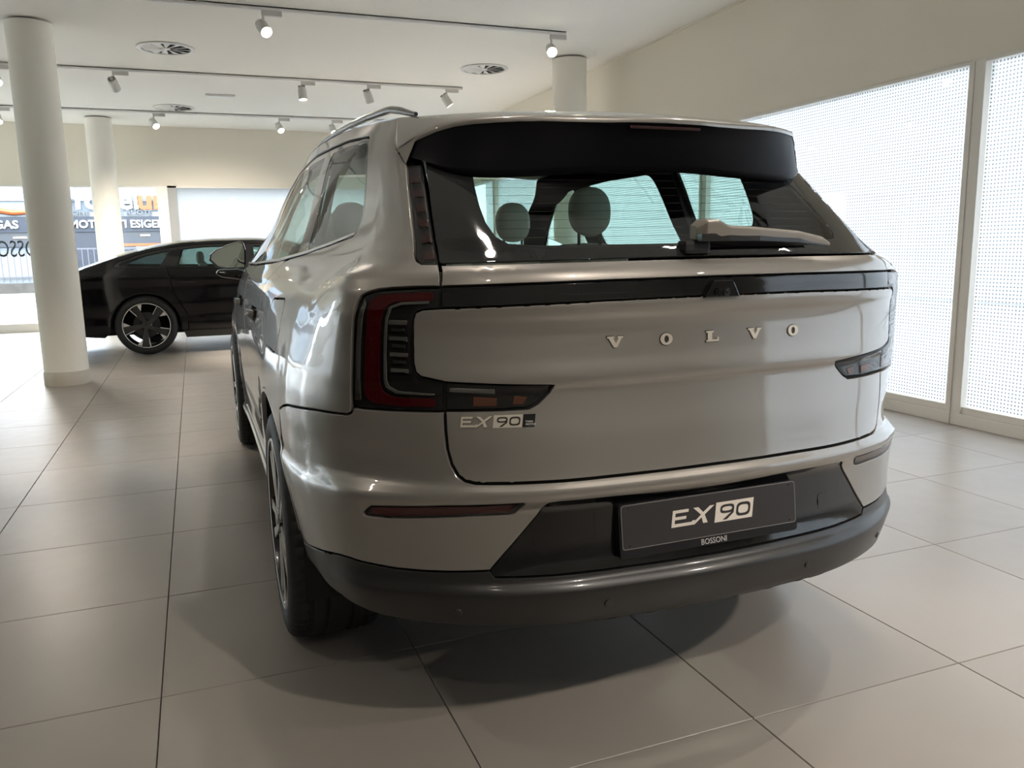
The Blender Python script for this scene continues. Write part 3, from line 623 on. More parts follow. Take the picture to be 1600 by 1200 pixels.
SEAM = [(.9049, .9300), (.9091, .917), (.9243, .9091), (1.066, .9037), (1.2816, .8822), (1.3625, .8666), (1.452, .8420)]
SILBOT = [(1.3000, .478), (1.15, .512), (.9846, .543), (.9433, .547), (.8707, .5457), (.8033, .5409), (.7379, .5410), (.6749, .5424), (.5757, .5463)]
# tail gate
panel('tailgate_upper_strip', PAINT, CAR, [full([(0, 1.2672), (.28, 1.2662), (.5, 1.2640), (.668, 1.2625), (.672, 1.2170), (.511, 1.2195), (.2856, 1.2222), (0, 1.2238)])], .016, bstep=.012)
STRIP = full([(0, 1.2225), (.2856, 1.221), (.511, 1.218), (.671, 1.2155), (.671, 1.1690), (.512, 1.1722), (.2866, 1.1765), (0, 1.1782)])
strip = panel('tailgate_light_bar', BLACK, CAR, [STRIP], .016, bstep=.012)
tag(strip, 'gloss black light bar across the tailgate')
lid = panel('tailgate_lower', PAINT, CAR, [full(LID)], .012, bstep=.008, vlines=(1.168, 1.159, 1.15, 1.14, 1.13, .986, .979, .972, .993, 1.0))
lidlamps = [panel('tailgate_lamp_end', LAMPD, CAR, [LIDLAMP], .02, (s,), off=-.008, gap=.001) for s in LR]
for s, o in zip(LR, lidlamps):
    q = panel('lens', LENS, o, [LIDLAMP], .02, (s,), off=.0, gap=.0035, flange=.0012, bev=.0006)
    q = panel('reflector_bar', LAMPG, o, [[(.655, .982), (.55, .976), (.548, .968), (.656, .973)]], .02, (s,), off=-.004, gap=0, flange=.003)
    q = panel('reflector_panel', mat('lamp_amber_brown', (.16, .055, .028), .35), o, [[(.60, .962), (.545, .958), (.547, .940), (.602, .940)]], .02, (s,), off=-.005, gap=0, flange=.002)
    q = panel('reflector_panel', MATS['lamp_amber_brown'], o, [[(.505, .962), (.475, .958), (.485, .942), (.51, .942)]], .02, (s,), off=-.005, gap=0, flange=.002)
# tail lamps
for s in LR:
    h = panel('tail_lamp', LAMPD, CAR, [LAMP], .02, (s,), off=-.010, gap=.0005, flange=.02)
    tag(h, 'C-shaped tail lamp, dark red rim and clear modules, %s' % ('left side' if s < 0 else 'right side'))
    panel('lens', LENS, h, [LAMP], .016, (s,), off=0, gap=.004, flange=.0012, bev=.0006, bstep=.01)
    red = [(.690, 1.205), (.78, 1.203), (.82, 1.198), (.842, 1.187), (.850, 1.165), (.8530, 1.141), (.860, 1.08), (.8690, .99), (.8680, .960), (.850, .944), (.78, .938), (.69, .938),
           (.69, .958), (.77, .958), (.805, .962), (.822, .975), (.828, 1.0), (.824, 1.06), (.816, 1.14), (.808, 1.170), (.785, 1.182), (.69, 1.184)]
    panel('red_light_guide', REDL, h, [smooth_poly(red, .01)], .02, (s,), off=-.005, gap=0, flange=.004)
    ln = [(.70, 1.178), (.765, 1.176), (.790, 1.168), (.799, 1.14), (.806, 1.06), (.808, 1.0), (.803, .985), (.78, .974), (.69, .970), (.69, .965), (.785, .968), (.812, .982), (.816, 1.0), (.813, 1.06), (.806, 1.145), (.796, 1.172), (.768, 1.182), (.70, 1.184)]
    panel('clear_light_guide', LAMPG, h, [ln], .02, (s,), off=-.003, gap=0, flange=.004)
    edge_ = [(.857, 1.188), (.866, 1.172), (.8745, 1.148), (.884, 1.0758), (.8910, 1.0087), (.8955, .9500), (.878, .950), (.879, 1.0), (.871, 1.08), (.861, 1.148), (.853, 1.178)]
    panel('edge_reflection_strip', mat('lamp_edge_reflection', (.55, .52, .48), .18, .9), h, [edge_], .02, (s,), off=-.003, gap=0, flange=.004)  # silver strip painting the bright window reflection into the lens edge
    for k in range(7):
        v0 = 1.140 - k * .0185; b = .010 if k % 2 == 0 else .008; ins = 0 if k % 2 == 0 else .006
        panel('led_module', LAMPG if k % 2 == 0 else mat('lamp_module_dark', (.06, .06, .058), .3, .5), h, [[(.797 - ins, v0), (.752 + ins, v0 - .002), (.753 + ins, v0 - .002 - b), (.799 - ins, v0 - b)]], .03, (s,), off=-.004, gap=.0005, flange=.004)
# upper lamps on the rear pillars
for s in LR:
    h = panel('pillar_lamp', LAMPD, CAR, [VL], .02, (s,), off=-.008, gap=.001)
    panel('lens', LENS, h, [VL], .02, (s,), off=0, gap=.003, flange=.0012, bev=.0006)
    for k in range(6):
        v1 = 1.49 - k * .038; a0 = .655 + k * .0035
        panel('light_element', mat('smoked_red_lens', (.045, .014, .012), .35), h, [[(a0 + .004, v1), (a0 + .055, v1 - .001), (a0 + .057, v1 - .022), (a0 + .007, v1 - .021)]], .04, (s,), off=-.003, gap=.001, flange=.004)
# rear window
WIN = [(0, 1.2725), (.28, 1.2712), (.5, 1.2690), (.662, 1.2675), (.6700, 1.2700), (.661, 1.344), (.645, 1.44), (.635, 1.516), (.625, 1.60), (0, 1.60)]
CLEAR = [(0, 1.304), (.404, 1.3045), (.489, 1.310), (.514, 1.327), (.5254, 1.36), (.526, 1.401), (.5206, 1.455), (.505, 1.54), (.48, 1.575), (0, 1.578)]
panel('rear_window_border', FRIT, CAR, [full(WIN[::-1]), full(CLEAR[::-1])], .02, gap=.001, flange=.004)
rw = panel('rear_window', GLASS, CAR, [full(CLEAR[::-1])], .03, gap=-.001, flange=.0015, bev=.0002, off=-.0008)
hb = MB()
for k in range(11):
    v = 1.325 + k * .021; pr_ = [(a, v) for a in np.linspace(-.50, .50, 31)]
    q = P(np.array([p[0] for p in pr_]), np.array([p[1] for p in pr_])) - .003 * Nrm(np.array([p[0] for p in pr_]), np.array([p[1] for p in pr_]))
    hb.tube(q, .0004, 4)
hb.build('heater_wires', mat('heater_wire', (.05, .03, .02), .6), rw)
# bumper and rear corners
BUMP = [(0, .7625)] + [(a, v - .0035) for a, v in reversed(LID[18:-1])]
BUMP = [(0, .7605), (.2751, .7595), (.3907, .759), (.5235, .7592), (.6080, .7595), (.6345, .7643), (.6510, .7768), (.6650, .803), (.6720, .8388), (.6725, .8813), (.6700, .9275), (.7959, .9265), (.8854, .9280), (.9005, .9300)] + SEAM[1:]
# walk the rear arch from the seam down to the skirt
ar = [(a, v) for a, v in A1 if a < 1.46 and .50 < v < .838]
ar.sort(key=lambda p: -p[1])
BUMP += [p for p in ar] + SILBOT + [(.5208, .6058), (.4597, .6769), (.4433, .7007), (.437, .7072), (.4133, .7098), (.293, .709), (.145, .706), (0, .7035)]
panel('bumper', PAINT, CAR, [full(BUMP), [(-a, v) for a, v in REFL], REFL], .014, bstep=.011, vlines=(.734, .722, .764, .744))
for s in LR:
    h = panel('bumper_reflector', LAMPD, CAR, [REFL], .02, (s,), off=-.006, gap=0)
    inner = [(.862, .691), (.7731, .6955), (.674, .7020), (.5823, .7050), (.508, .7060), (.524, .688), (.6233, .6850), (.7141, .6790), (.8001, .6730), (.862, .6725)]
    panel('red_reflector', REDL, h, [inner], .02, (s,), off=-.0035, gap=0, flange=.003)
    panel('lens', LENS, h, [REFL], .02, (s,), off=0, gap=.002, flange=.0012, bev=.0006)
panel('lower_bumper_insert', BLACK, CAR, [full(BLK)], .016, off=-.004, gap=.001)
cov = panel('tow_hook_cover', BLACK, CAR, [smooth_poly([(.36, .625), (.405, .628), (.412, .585), (.365, .582)], .01)], .02, (1,), off=-.0025, gap=.0008, flange=.003)
SK = [(0, .524), (.2848, .525), (.4334, .526), (.565, .528), (.5757, .5443)] + [(a, v - .002) for a, v in SILBOT[::-1][1:]]
SK += [(1.322, .476), (1.325, .437), (1.25, .440), (1.142, .448), (1.0, .449), (.918, .443), (.844, .432), (.779, .422), (.65, .412), (.50, .405), (.3, .400), (0, .398)]
panel('bumper_skirt', PLAST, CAR, [full(SK)], .014, bstep=.012, vlines=(.485, .496, .507), off=-.001)
for s, a in ((-1, .30), (-1, .66), (1, .30), (1, .66)):
    q = P(a * s, .45); nn = Nrm(a * s, .45); M = Matrix.Translation(Vector(q)) @ Vector(nn).to_track_quat('Z', 'Y').to_matrix().to_4x4()
    b = MB(); b.lathe([(0, .0025), (.009, .0022), (.0105, .0), (.0105, -.01)], 20, M); b.build('parking_sensor', PLAST, CAR, True)
# body side
DL_TOP = 1.627
DLO = smooth_poly([(1.3480, 1.345), (1.3400, 1.60), (1.365, DL_TOP), (1.7, 1.636), (2.4, 1.640), (3.10, 1.625), (3.42, 1.545), (3.74, 1.235), (3.08, 1.240), (2.28, 1.262), (1.845, 1.292), (1.60, 1.318)], .045, 5)
DOORS = 2.12     # rear edge of the rear door
FEND = [(.8070, 1.664), (.8040, 1.60), (.8012, 1.5683), (.7189, 1.5199), (.716, 1.512), (.748, 1.4428), (.768, 1.361), (.7705, 1.289), (.7540, 1.2735), (.7280, 1.2658), (.6735, 1.2650), (.674, 1.2172), (.7302, 1.2170), (.7883, 1.2150), (.8215, 1.2122), (.844, 1.2062), (.8620, 1.1972), (.8762, 1.1800), (.8863, 1.148), (.8954, 1.0758), (.9029, 1.0087), (.9072, .9441), (.9085, .9320), (.9120, .9190), (.9253, .9120), (1.066, .9067), (1.2816, .8852), (1.3625, .8696), (1.450, .8450)]
FEND += [(a, v) for a, v in A1 if a > 1.462 and v > .72 and a < DOORS + .0 ] + [(DOORS, .7010), (DOORS + .02, .9), (DOORS + .02, 1.262), (2.05, 1.2755)]
FEND += [(1.845, 1.292), (1.60, 1.318), (1.3930, 1.341), (1.352, 1.368), (1.3480, 1.39), (1.3400, 1.59), (1.353, 1.618), (1.39, 1.6295), (1.7, 1.636), (2.4, 1.641), (3.10, 1.6255), (3.36, 1.566), (3.47, 1.505), (3.74, 1.235), (3.95, 1.225), (3.95, 1.24), (3.72, 1.50), (3.48, 1.664)]
CHG = smooth_poly([(1.800, 1.150), (1.565, 1.160), (1.545, 1.0985), (1.560, 1.010), (1.610, .990), (1.83, .994), (1.855, 1.06)], .03)
qp = [panel('rear_quarter', PAINT, CAR, [FEND, CHG], .018, (s,), bstep=.014) for s in LR]
for s in LR: panel('charge_flap', PAINT, CAR, [CHG], .02, (s,), gap=.0045)
def door(x0, x1, top, name, low, r=.03):
    pl = [(x0, low(x0) ), (x0 + .02, .9), (x0 + .022, top(x0)), (x1, top(x1)), (x1, .9), (x1, low(x1))]
    return pl
topf = lambda a: float(np.interp(a, [1.845, 2.28, 3.08, 3.74, 3.95], [1.290, 1.260, 1.238, 1.233, 1.223]))
rd = [(DOORS + .024, topf(DOORS) - .002)] + [(a, topf(a) - .002) for a in (2.4, 2.8, 3.0)] + [(3.02, .9), (3.02, .44), (2.34, .44)] + [(a, v) for a, v in sorted([(a, v) for a, v in A1 if a > DOORS and v > .44 and v < .72], key=lambda p: p[1])] + [(DOORS + .004, .7050), (DOORS + .024, .9)]
fd = [(3.026, topf(3.0) - .002), (3.4, topf(3.4) - .002), (3.80, topf(3.8) - .002), (4.02, 1.19), (4.08, 1.0), (4.10, .8), (4.10, .44), (3.026, .44)]
rdo = [panel('rear_door', PAINT, CAR, [rd], .03, (s,)) for s in LR]
fdo = [panel('front_door', PAINT, CAR, [fd], .04, (s,)) for s in LR]
for doors, a0 in ((rdo, 2.30), (fdo, 3.20)):
    for s, o in zip(LR, doors):
        hd = [(a0, 1.075), (a0 + .21, 1.07), (a0 + .21, 1.045), (a0, 1.048)]
        panel('door_handle', PAINT, o, [smooth_poly(hd, .008)], .02, (s,), off=.030, gap=0, flange=.02)
        panel('handle_recess', BLACK, o, [smooth_poly([(a0 - .02, 1.09), (a0 + .23, 1.085), (a0 + .23, 1.028), (a0 - .02, 1.032)], .01)], .03, (s,), off=.0008, gap=0, flange=.001)
ff = [(3.96, 1.222), (4.03, 1.185), (4.09, 1.0), (4.105, .8), (4.105, .69), (4.32, .53)]
ff = [(3.86, 1.217), (4.01, 1.207), (4.05, 1.16), (4.3, 1.10), (4.6, 1.03), (4.9, .975), (5.15, .93), (5.15, .82), (5.22, .60), (5.27, .56)] + sorted([(a, v) for a, v in A2 if v > .50], key=lambda p: -p[0]) + [(4.25, .44), (4.106, .44), (4.106, .8), (4.086, 1.0), (4.025, 1.19), (3.86, 1.213)]
for s in LR: panel('front_fender', PAINT, CAR, [ff], .04, (s,))

for s in LR: panel('bonnet', PAINT, CAR, [[(6.272, 1.172), (5.5, 1.172), (4.9, 1.178), (4.4, 1.185), (4.055, 1.163), (4.3, 1.103), (4.6, 1.033), (4.9, .978), (5.155, .932), (5.6, .90), (6.272, .89)]], .05, (s,), gap=0)
for s in LR: panel('front_bumper', PAINT, CAR, [[(6.272, .885), (5.6, .895), (5.155, .928), (5.155, .82), (5.22, .60), (5.29, .54), (5.27, .44), (6.272, .42)]], .05, (s,), gap=0)
for s in LR: panel('windscreen', GLASSD, CAR, [[(6.272, 1.178), (5.5, 1.178), (4.9, 1.186), (4.42, 1.20), (4.15, 1.30), (3.98, 1.5), (3.86, 1.645), (6.272, 1.655)]], .06, (s,), gap=0, flange=.002)
for s in LR: panel('windscreen_pillar', BLACK, CAR, [[(4.415, 1.202), (4.145, 1.30), (3.975, 1.5), (3.855, 1.650), (3.49, 1.662), (3.735, 1.50), (3.955, 1.240), (4.2, 1.205)]], .05, (s,), gap=.002)
for s in LR:
    sl = [(2.245, .44), (2.34, .436), (3.02, .436), (4.10, .436), (4.25, .436), (4.27, .37), (3.9, .352), (2.5, .352), (2.27, .37)]
    panel('sill', PLAST, CAR, [sl], .03, (s,), off=.004)
    panel('sill_trim', CHROME, CAR, [[(2.30, .432), (4.2, .432), (4.2, .412), (2.31, .412)]], .05, (s,), off=.012, gap=0)
    panel('door_lower_recess', PLAST, CAR, [[(2.55, .60), (3.65, .60), (3.62, .568), (2.60, .568)]], .05, (s,), off=.003, gap=0, flange=.003)
# arch lips
for s in LR:
    for A, nm in ((A1, 'rear_arch_lip'), (A2, 'front_arch_lip')):
        pts = [(a, v) for a, v in A if v > .47]
        inn = [(1.778 + (0 if A is A1 else 2.986) + (a - 1.778 - (0 if A is A1 else 2.986)) * .972, .39 + (v - .39) * .972) for a, v in pts]
        panel(nm, PAINT, CAR, [pts + inn[::-1]], .03, (s,), off=.001, gap=0, flange=.016)
# side windows
for s in LR:
    surr = [(1.372, 1.362), (1.366, 1.59), (1.395, 1.612), (1.7, 1.620), (1.925, 1.622), (1.862, 1.305), (1.62, 1.333)]
    w1 = smooth_poly([(1.372, 1.358), (1.366, 1.612), (1.7, 1.620), (1.948, 1.622), (1.868, 1.302), (1.62, 1.332)], .03)
    w2 = smooth_poly([(2.075, 1.622), (2.5, 1.624), (2.84, 1.620), (2.84, 1.253), (2.28, 1.278), (1.985, 1.296)], .03)
    w3 = smooth_poly([(2.945, 1.618), (3.09, 1.612), (3.39, 1.535), (3.66, 1.252), (3.1, 1.252), (2.945, 1.254)], .03)
    ol = [(1.3530, 1.349), (1.3455, 1.60), (1.365, 1.6235), (1.7, 1.632), (2.4, 1.637), (3.10, 1.6215), (3.42, 1.540), (3.732, 1.238), (3.08, 1.243), (2.28, 1.265), (1.845, 1.295), (1.60, 1.321)]
    t = panel('side_window_surround', BLACK, CAR, [smooth_poly(ol, .045, 5), w1, w2, w3], .03, (s,), off=-.003, gap=.001)
    for wl, nm in ((w1, 'quarter_window'), (w2, 'rear_door_window'), (w3, 'front_door_window')):
        panel(nm, GLASS, CAR, [wl], .05, (s,), off=-.004, gap=-.002, flange=.0015, bev=.0002)
    st = [(1.40, 1.3460), (1.60, 1.3235), (1.845, 1.2975), (2.28, 1.2675), (3.08, 1.2455), (3.72, 1.2405), (3.72, 1.2465), (3.08, 1.2525), (2.28, 1.2745), (1.845, 1.3045), (1.60, 1.3305), (1.40, 1.3530)]
    panel('window_sill_trim', CHROME, CAR, [st], .05, (s,), off=.0, gap=0, flange=.004)
# dark inner shell with the openings
def offs(f, d): return lambda s_, v_: f(s_, v_) - d * Nrm(s_, v_)
wheel1 = [(a, v) for a, v in arch(0, 30)]
for s in LR:
    outer = [(0, .425), (.5, .425), (.8, .445), (1.2, .465), (1.335, .455)] + arch(0, 30, .352) + [(2.26, .355), (4.28, .355)] + arch(2.986, 30, .352) + [(5.25, .36), (6.272, .36), (6.272, 1.17), (5.5, 1.17), (4.9, 1.177), (4.44, 1.19), (4.15, 1.29), (3.97, 1.5), (3.85, 1.655), (0.812, 1.662), (.70, 1.60), (.636, 1.60), (.646, 1.516), (.656, 1.44), (.672, 1.344), (.676, 1.262), (0, 1.268)]
    hole = [(1.362, 1.352), (1.356, 1.618), (1.7, 1.628), (2.4, 1.632), (3.10, 1.618), (3.41, 1.540), (3.70, 1.246), (3.08, 1.249), (2.28, 1.271), (1.845, 1.299), (1.60, 1.326)]
    V, F, Nn = cut([[(a * s, v) for a, v in L] for L in (outer, hole)], lambda a, b: P(a, b) - .016 * Nrm(a, b), Nrm, step=.05, bstep=.03, gap=0, flange=.01)
    obj('inner_shell', me('inner_shell', V, F, Nn), CAR, CORE)
# interior trim behind the pillars (light cloth) : surface 4 cm inside
for s in LR:
    outer = [(.655, 1.28), (.66, 1.20), (4.3, 1.18), (4.0, 1.45), (3.83, 1.655), (.82, 1.655), (.72, 1.60), (.64, 1.59), (.638, 1.50), (.652, 1.36)]
    hole = [(1.40, 1.372), (1.392, 1.60), (1.7, 1.608), (1.935, 1.61), (1.880, 1.312), (1.62, 1.345)]
    hole2 = [(2.09, 1.61), (2.5, 1.612), (2.82, 1.608), (2.82, 1.266), (2.28, 1.290), (2.0, 1.308)]
    hole3 = [(2.965, 1.606), (3.08, 1.600), (3.37, 1.528), (3.63, 1.264), (3.1, 1.264), (2.965, 1.266)]
    V, F, Nn = cut([[(a * s, v) for a, v in smooth_poly(L, .04) ] for L in (outer, hole, hole2, hole3)], lambda a, b: P(a, b) - .045 * Nrm(a, b), Nrm, step=.05, bstep=.025, gap=0, flange=.001)
    obj('pillar_trim', me('pillar_trim', V, F, -Nn), CAR, TRIMI)
# roof
RF = np.array(ROOF)
def roof_pt(a, t, dz=0):   # a along the half edge, t 0 edge .. 1 centre line
    e = P(a, 1.665); yc = e[1]
    crown = float(np.interp(e[1], [-.60, -.34, 0, .7, 1.3, 1.655], [1.672, 1.716, 1.736, 1.742, 1.730, 1.710]))
    x = e[0] * (1 - t); z = e[2] + (crown - e[2]) * (1 - (1 - t) ** 2)
    return (x, yc, z + dz)
aa = np.concatenate([np.linspace(.02, .9, 16), np.linspace(.95, 3.95, 36), np.linspace(4.0, 6.25, 14)]); tt = np.linspace(0, 1, 9)
V = []; F = []
for a in aa:
    V += [roof_pt(a, t) for t in tt] + [(-q[0], q[1], q[2]) for q in [roof_pt(a, t) for t in tt[:-1]][::-1]]
n = 17
for i in range(len(aa) - 1):
    for k in range(n - 1): F.append((i * n + k, i * n + k + 1, (i + 1) * n + k + 1, (i + 1) * n + k))
Mr = me('roof', V, F); bmm = bmesh.new(); bmm.from_mesh(Mr); bmesh.ops.recalc_face_normals(bmm, faces=bmm.faces)
if sum(f.normal.z for f in bmm.faces) < 0: bmesh.ops.reverse_faces(bmm, faces=bmm.faces)
bmm.to_mesh(Mr); bmm.free(); Mr.polygons.foreach_set('use_smooth', [True] * len(Mr.polygons))
obj('roof', Mr, CAR, PAINT)
b = MB(); V = []; F = []
ai = np.linspace(.9, 4.2, 20)
for a in ai: V += [(q[0] * sx, q[1], q[2] - .035) for sx, tl in ((1, tt), (-1, tt[:-1][::-1])) for q in [roof_pt(a, t) for t in tl]]
for i in range(len(ai) - 1):
    for k in range(n - 1): F.append((i * n + k, i * n + k + 1, (i + 1) * n + k + 1, (i + 1) * n + k))
M = me('headliner', V, F, smooth=True); obj('headliner', M, CAR, TRIMI)
V = []; F = []; gi = np.linspace(1.9, 3.75, 14); gt = np.linspace(.22, 1, 6)
for a in gi: V += [(q[0] * sx, q[1], q[2] + .003) for sx, tl in ((1, gt), (-1, gt[:-1][::-1])) for q in [roof_pt(a, t) for t in tl]]
for i in range(len(gi) - 1):
    for k in range(10): F.append((i * 11 + k, i * 11 + k + 1, (i + 1) * 11 + k + 1, (i + 1) * 11 + k))
obj('roof_glass', me('roof_glass', V, F, smooth=True), CAR, BLACK)
# roof rails
for s in LR:
    b = MB(); pts = []; rr = []
    for k in range(91):
        t = k / 90; y = -.52 + t * 2.06
        e = P((1.778 + y) * s if y > -.3 else (1.45 + (y + .3) * 1.0) * s, 1.665)
        q_ = min(t, 1 - t); lift = .042 * math.sin(min(1, q_ / .15) * math.pi / 2) ** 1.2 - .016
        pts.append((s * (abs(e[0]) - .048), y, e[2] + .006 + lift)); rr.append(.006 + .006 * min(1, q_ / .08))
    b.tube(pts, rr, 10); b.build('roof_rail', mat('rail_black', (.02, .02, .02), .25, 0, .8), CAR, True)
# spoiler: painted top, black underside
TEX = [0, .10, .165, .25, .332, .39, .436, .49, .528, .562, .604, .645]
TEY = [-.885, -.882, -.875, -.863, -.85, -.832, -.81, -.775, -.735, -.70, -.652, -.60]
TEZ = [1.621, 1.620, 1.618, 1.618, 1.619, 1.619, 1.618, 1.617, 1.615, 1.607, 1.590, 1.562]
RU = []   # roof edge counterpart
for i in range(12):
    t = i / 11; q = P(.86 * t, 1.665); RU.append(q)
sp = []
for i in range(12):
    te = np.array((TEX[i], TEY[i], TEZ[i])); q = np.array(RU[i]); rowp = []
    for t in np.linspace(0, 1, 9):
        p = q * (1 - t) + te * t; p[2] += .010 * math.sin(math.pi * t) * (1 - (i / 11) ** 3); rowp.append(p)
    rowp.append(te + np.array((0, -.002, -.004))); rowp.append(te + np.array((0, .0, -.012)))
    sp.append(rowp)
def strip_mesh(rows, mirror=True):
    rows = ([[np.array((-p[0], p[1], p[2])) for p in r] for r in rows[::-1]][:-1] + rows) if mirror else rows
    n = len(rows[0]); V = [p for r in rows for p in r]; F = []
    for i in range(len(rows) - 1):
        for k in range(n - 1): F.append((i * n + k, (i + 1) * n + k, (i + 1) * n + k + 1, i * n + k + 1))
    return V, F
V, F = strip_mesh(sp); M = me('spoiler', V, F, smooth=True); bmm = bmesh.new(); bmm.from_mesh(M); bmesh.ops.recalc_face_normals(bmm, faces=bmm.faces)
if sum(f.normal.z for f in bmm.faces) < 0: bmesh.ops.reverse_faces(bmm, faces=bmm.faces)
bmm.to_mesh(M); bmm.free(); M.set_sharp_from_angle(angle=math.radians(50)); spo = obj('spoiler', M, CAR, PAINT)
# underside from the trailing lip to the glass
un = []
GA = [0, .10, .165, .25, .34, .40, .45, .50, .54, .575, .608, .632]
GV = [1.494, 1.492, 1.489, 1.482, 1.477, 1.4745, 1.473, 1.474, 1.478, 1.487, 1.500, 1.512]
for i in range(12):
    te = np.array((TEX[i], TEY[i], TEZ[i])); a0 = te + np.array((0, .004, -.012)); g = P(GA[i], GV[i]) + .012 * Nrm(GA[i], GV[i])
    rowp = [a0]
    k1 = a0 * .62 + g * .38 + np.array((0, .0, .022)); k2 = a0 * .25 + g * .75 + np.array((0, -.006, .014))
    if i >= 9: k1 = a0 * .62 + g * .38; k2 = a0 * .25 + g * .75
    for t in np.linspace(.1, 1, 10):
        rowp.append((1 - t) ** 3 * a0 + 3 * t * (1 - t) ** 2 * k1 + 3 * t * t * (1 - t) * k2 + t ** 3 * g)
    rowp.append(P(GA[i], GV[i] + .006) - .004 * Nrm(GA[i], GV[i])); un.append(rowp)
V, F = strip_mesh(un); M = me('spoiler_underside', V, F, smooth=True); obj('spoiler_underside', M, CAR, mat('spoiler_black', (.002, .002, .0035), .42, 0, 0, spec=.22))
# painted side blade of the spoiler
for s in LR:
    pa = P(.80, 1.60); pb = P(.801, 1.5683); pc = P(.7189, 1.5199); te = np.array((.645, -.60, 1.562)); t2 = np.array((.635, -.65, 1.572)); t3 = np.array((.618, -.694, 1.580)); lo_ = np.array(P(.712, 1.5165)) + np.array((.002, -.004, 0))
    V = [(p[0] * s, p[1], p[2]) for p in (P(.86, 1.664), P(.807, 1.60), P(.803, 1.568), te, P(.7195, 1.5190), (.6275, -.63, 1.575), (.604, -.652, 1.590))]
    F = [(0, 1, 3), (1, 2, 3), (2, 4, 3), (3, 4, 6), (3, 6, 5)]
    if s > 0: F = [f[::-1] for f in F]
    obj('spoiler_side_blade', me('spoiler_side_blade', V, F), CAR, PAINT)
b = MB(); q = (0, -.887, 1.598); b.box((-.105, -.876, 1.594), (.105, -.862, 1.602)); b.build('brake_light', mat('brake_light_lens', (.03, .01, .012), .2, 0, .6), CAR, bevel=.002)
# camera housing on the light bar
def on_body(M, s0, v0, ang=0, lift=0.0, flip=False):   # drape a flat mesh (x,y in metres, z thickness) on the body at (s0, v0)
    co = np.array([tuple(v.co) for v in M.vertices]); ca, sa = math.cos(ang), math.sin(ang)
    a = s0 + co[:, 0] * ca - co[:, 1] * sa; v = v0 + co[:, 0] * sa + co[:, 1] * ca
    q = P(a, v) + Nrm(a, v) * (co[:, 2:3] + lift)
    for i, vv in enumerate(M.vertices): vv.co = q[i]
    M.update(); return M
b = MB(); b.prism([(-.052, -.020), (.050, -.020), (.030, .018), (.022, .021), (-.026, .021), (-.034, .012)], -.004, .012)
M = b.build('camera_housing', BLACK, strip, bevel=.003); on_body(M.data, 0.012, 1.192)
for dx, nm in ((-.004, 'rear_camera'), (.022, 'washer_cap')):
    b = MB(); b.lathe([(0, .017), (.004, .017), (.0045, .0145), (.008, .0145), (.0095, .016), (.0105, .014), (.0105, .008)], 24); M = b.build(nm, PLAST if dx > 0 else BLACK, strip, True); on_body(M.data, dx, 1.186)
# wiper
b = MB(); prof = [(.030, -1.098, 1.288), (.030, -1.128, 1.30), (.030, -1.128, 1.343), (.030, -1.10, 1.350)]
arm = [[(-.030, -1.088, 1.318), (-.034, -1.100, 1.352)], [(.0, -1.10, 1.31), (-.002, -1.112, 1.361)]]
def arm_sec(x, y, z0, z1, d): return [(x, y, z0), (x, y - .004, z1 - .006), (x, y + .004, z1), (x, y + d, z1 + .002), (x, y + d, z0)]
secs = [arm_sec(-.046, -1.088, 1.311, 1.343, .025), arm_sec(-.030, -1.112, 1.309, 1.3565, .045), arm_sec(.0, -1.116, 1.309, 1.3575, .045), arm_sec(.03, -1.118, 1.310, 1.343, .035), arm_sec(.12, -1.116, 1.309, 1.338, .028), arm_sec(.25, -1.104, 1.303, 1.328, .022), arm_sec(.335, -1.092, 1.294, 1.313, .018), arm_sec(.362, -1.086, 1.290, 1.300, .012)]
V = [p for s_ in secs for p in s_]; F = [(4, 3, 2, 1, 0), tuple(range(len(V) - 5, len(V)))]
for i in range(len(secs) - 1):
    for k in range(5): F.append((i * 5 + k, i * 5 + (k + 1) % 5, (i + 1) * 5 + (k + 1) % 5, (i + 1) * 5 + k))
b.add(V, F); wp = b.build('wiper_arm', mat('wiper_grey', (.27, .245, .215), .38, .2), CAR, bevel=.0025)
# dark lower half of the arm, blade, pivot
b = MB()
low = [(-.044, -1.1135, 1.306, 1.324), (.03, -1.1195, 1.306, 1.326), (.12, -1.1175, 1.305, 1.322), (.25, -1.1055, 1.299, 1.313), (.35, -1.0890, 1.289, 1.298)]
V = []; F = []
for x, y, z0, z1 in low: V += [(x, y, z0), (x, y, z1), (x, y + .02, z1), (x, y + .02, z0)]
for i in range(4):
    for k in range(4): F.append((i * 4 + k, i * 4 + (k + 1) % 4, i * 4 + 4 + (k + 1) % 4, i * 4 + 4 + k))
F += [(0, 1, 2, 3), (16, 17, 18, 19)]; b.add(V, F); b.build('arm_cover', PLAST, wp, bevel=.001)
b = MB(); b.box((-.072, -1.088, 1.276), (.0, -1.045, 1.310)); b.build('wiper_pivot', mat('wiper_black', (.006, .006, .006), .6), wp, bevel=.010)
b = MB(); V = []; F = []
for a in np.linspace(-.02, .33, 14):
    q = P(a, 1.289) + Nrm(a, 1.289) * .004; q2 = P(a, 1.300) + Nrm(a, 1.300) * .018; V += [q, q2, q2 + np.array((0, .002, .008)), P(a, 1.297) + Nrm(a, 1.297) * .004]
for i in range(13):
    for k in range(4): F.append((i * 4 + k, i * 4 + (k + 1) % 4, i * 4 + 4 + (k + 1) % 4, i * 4 + 4 + k))
b.add(V, F); b.build('wiper_blade', BLACK, wp)
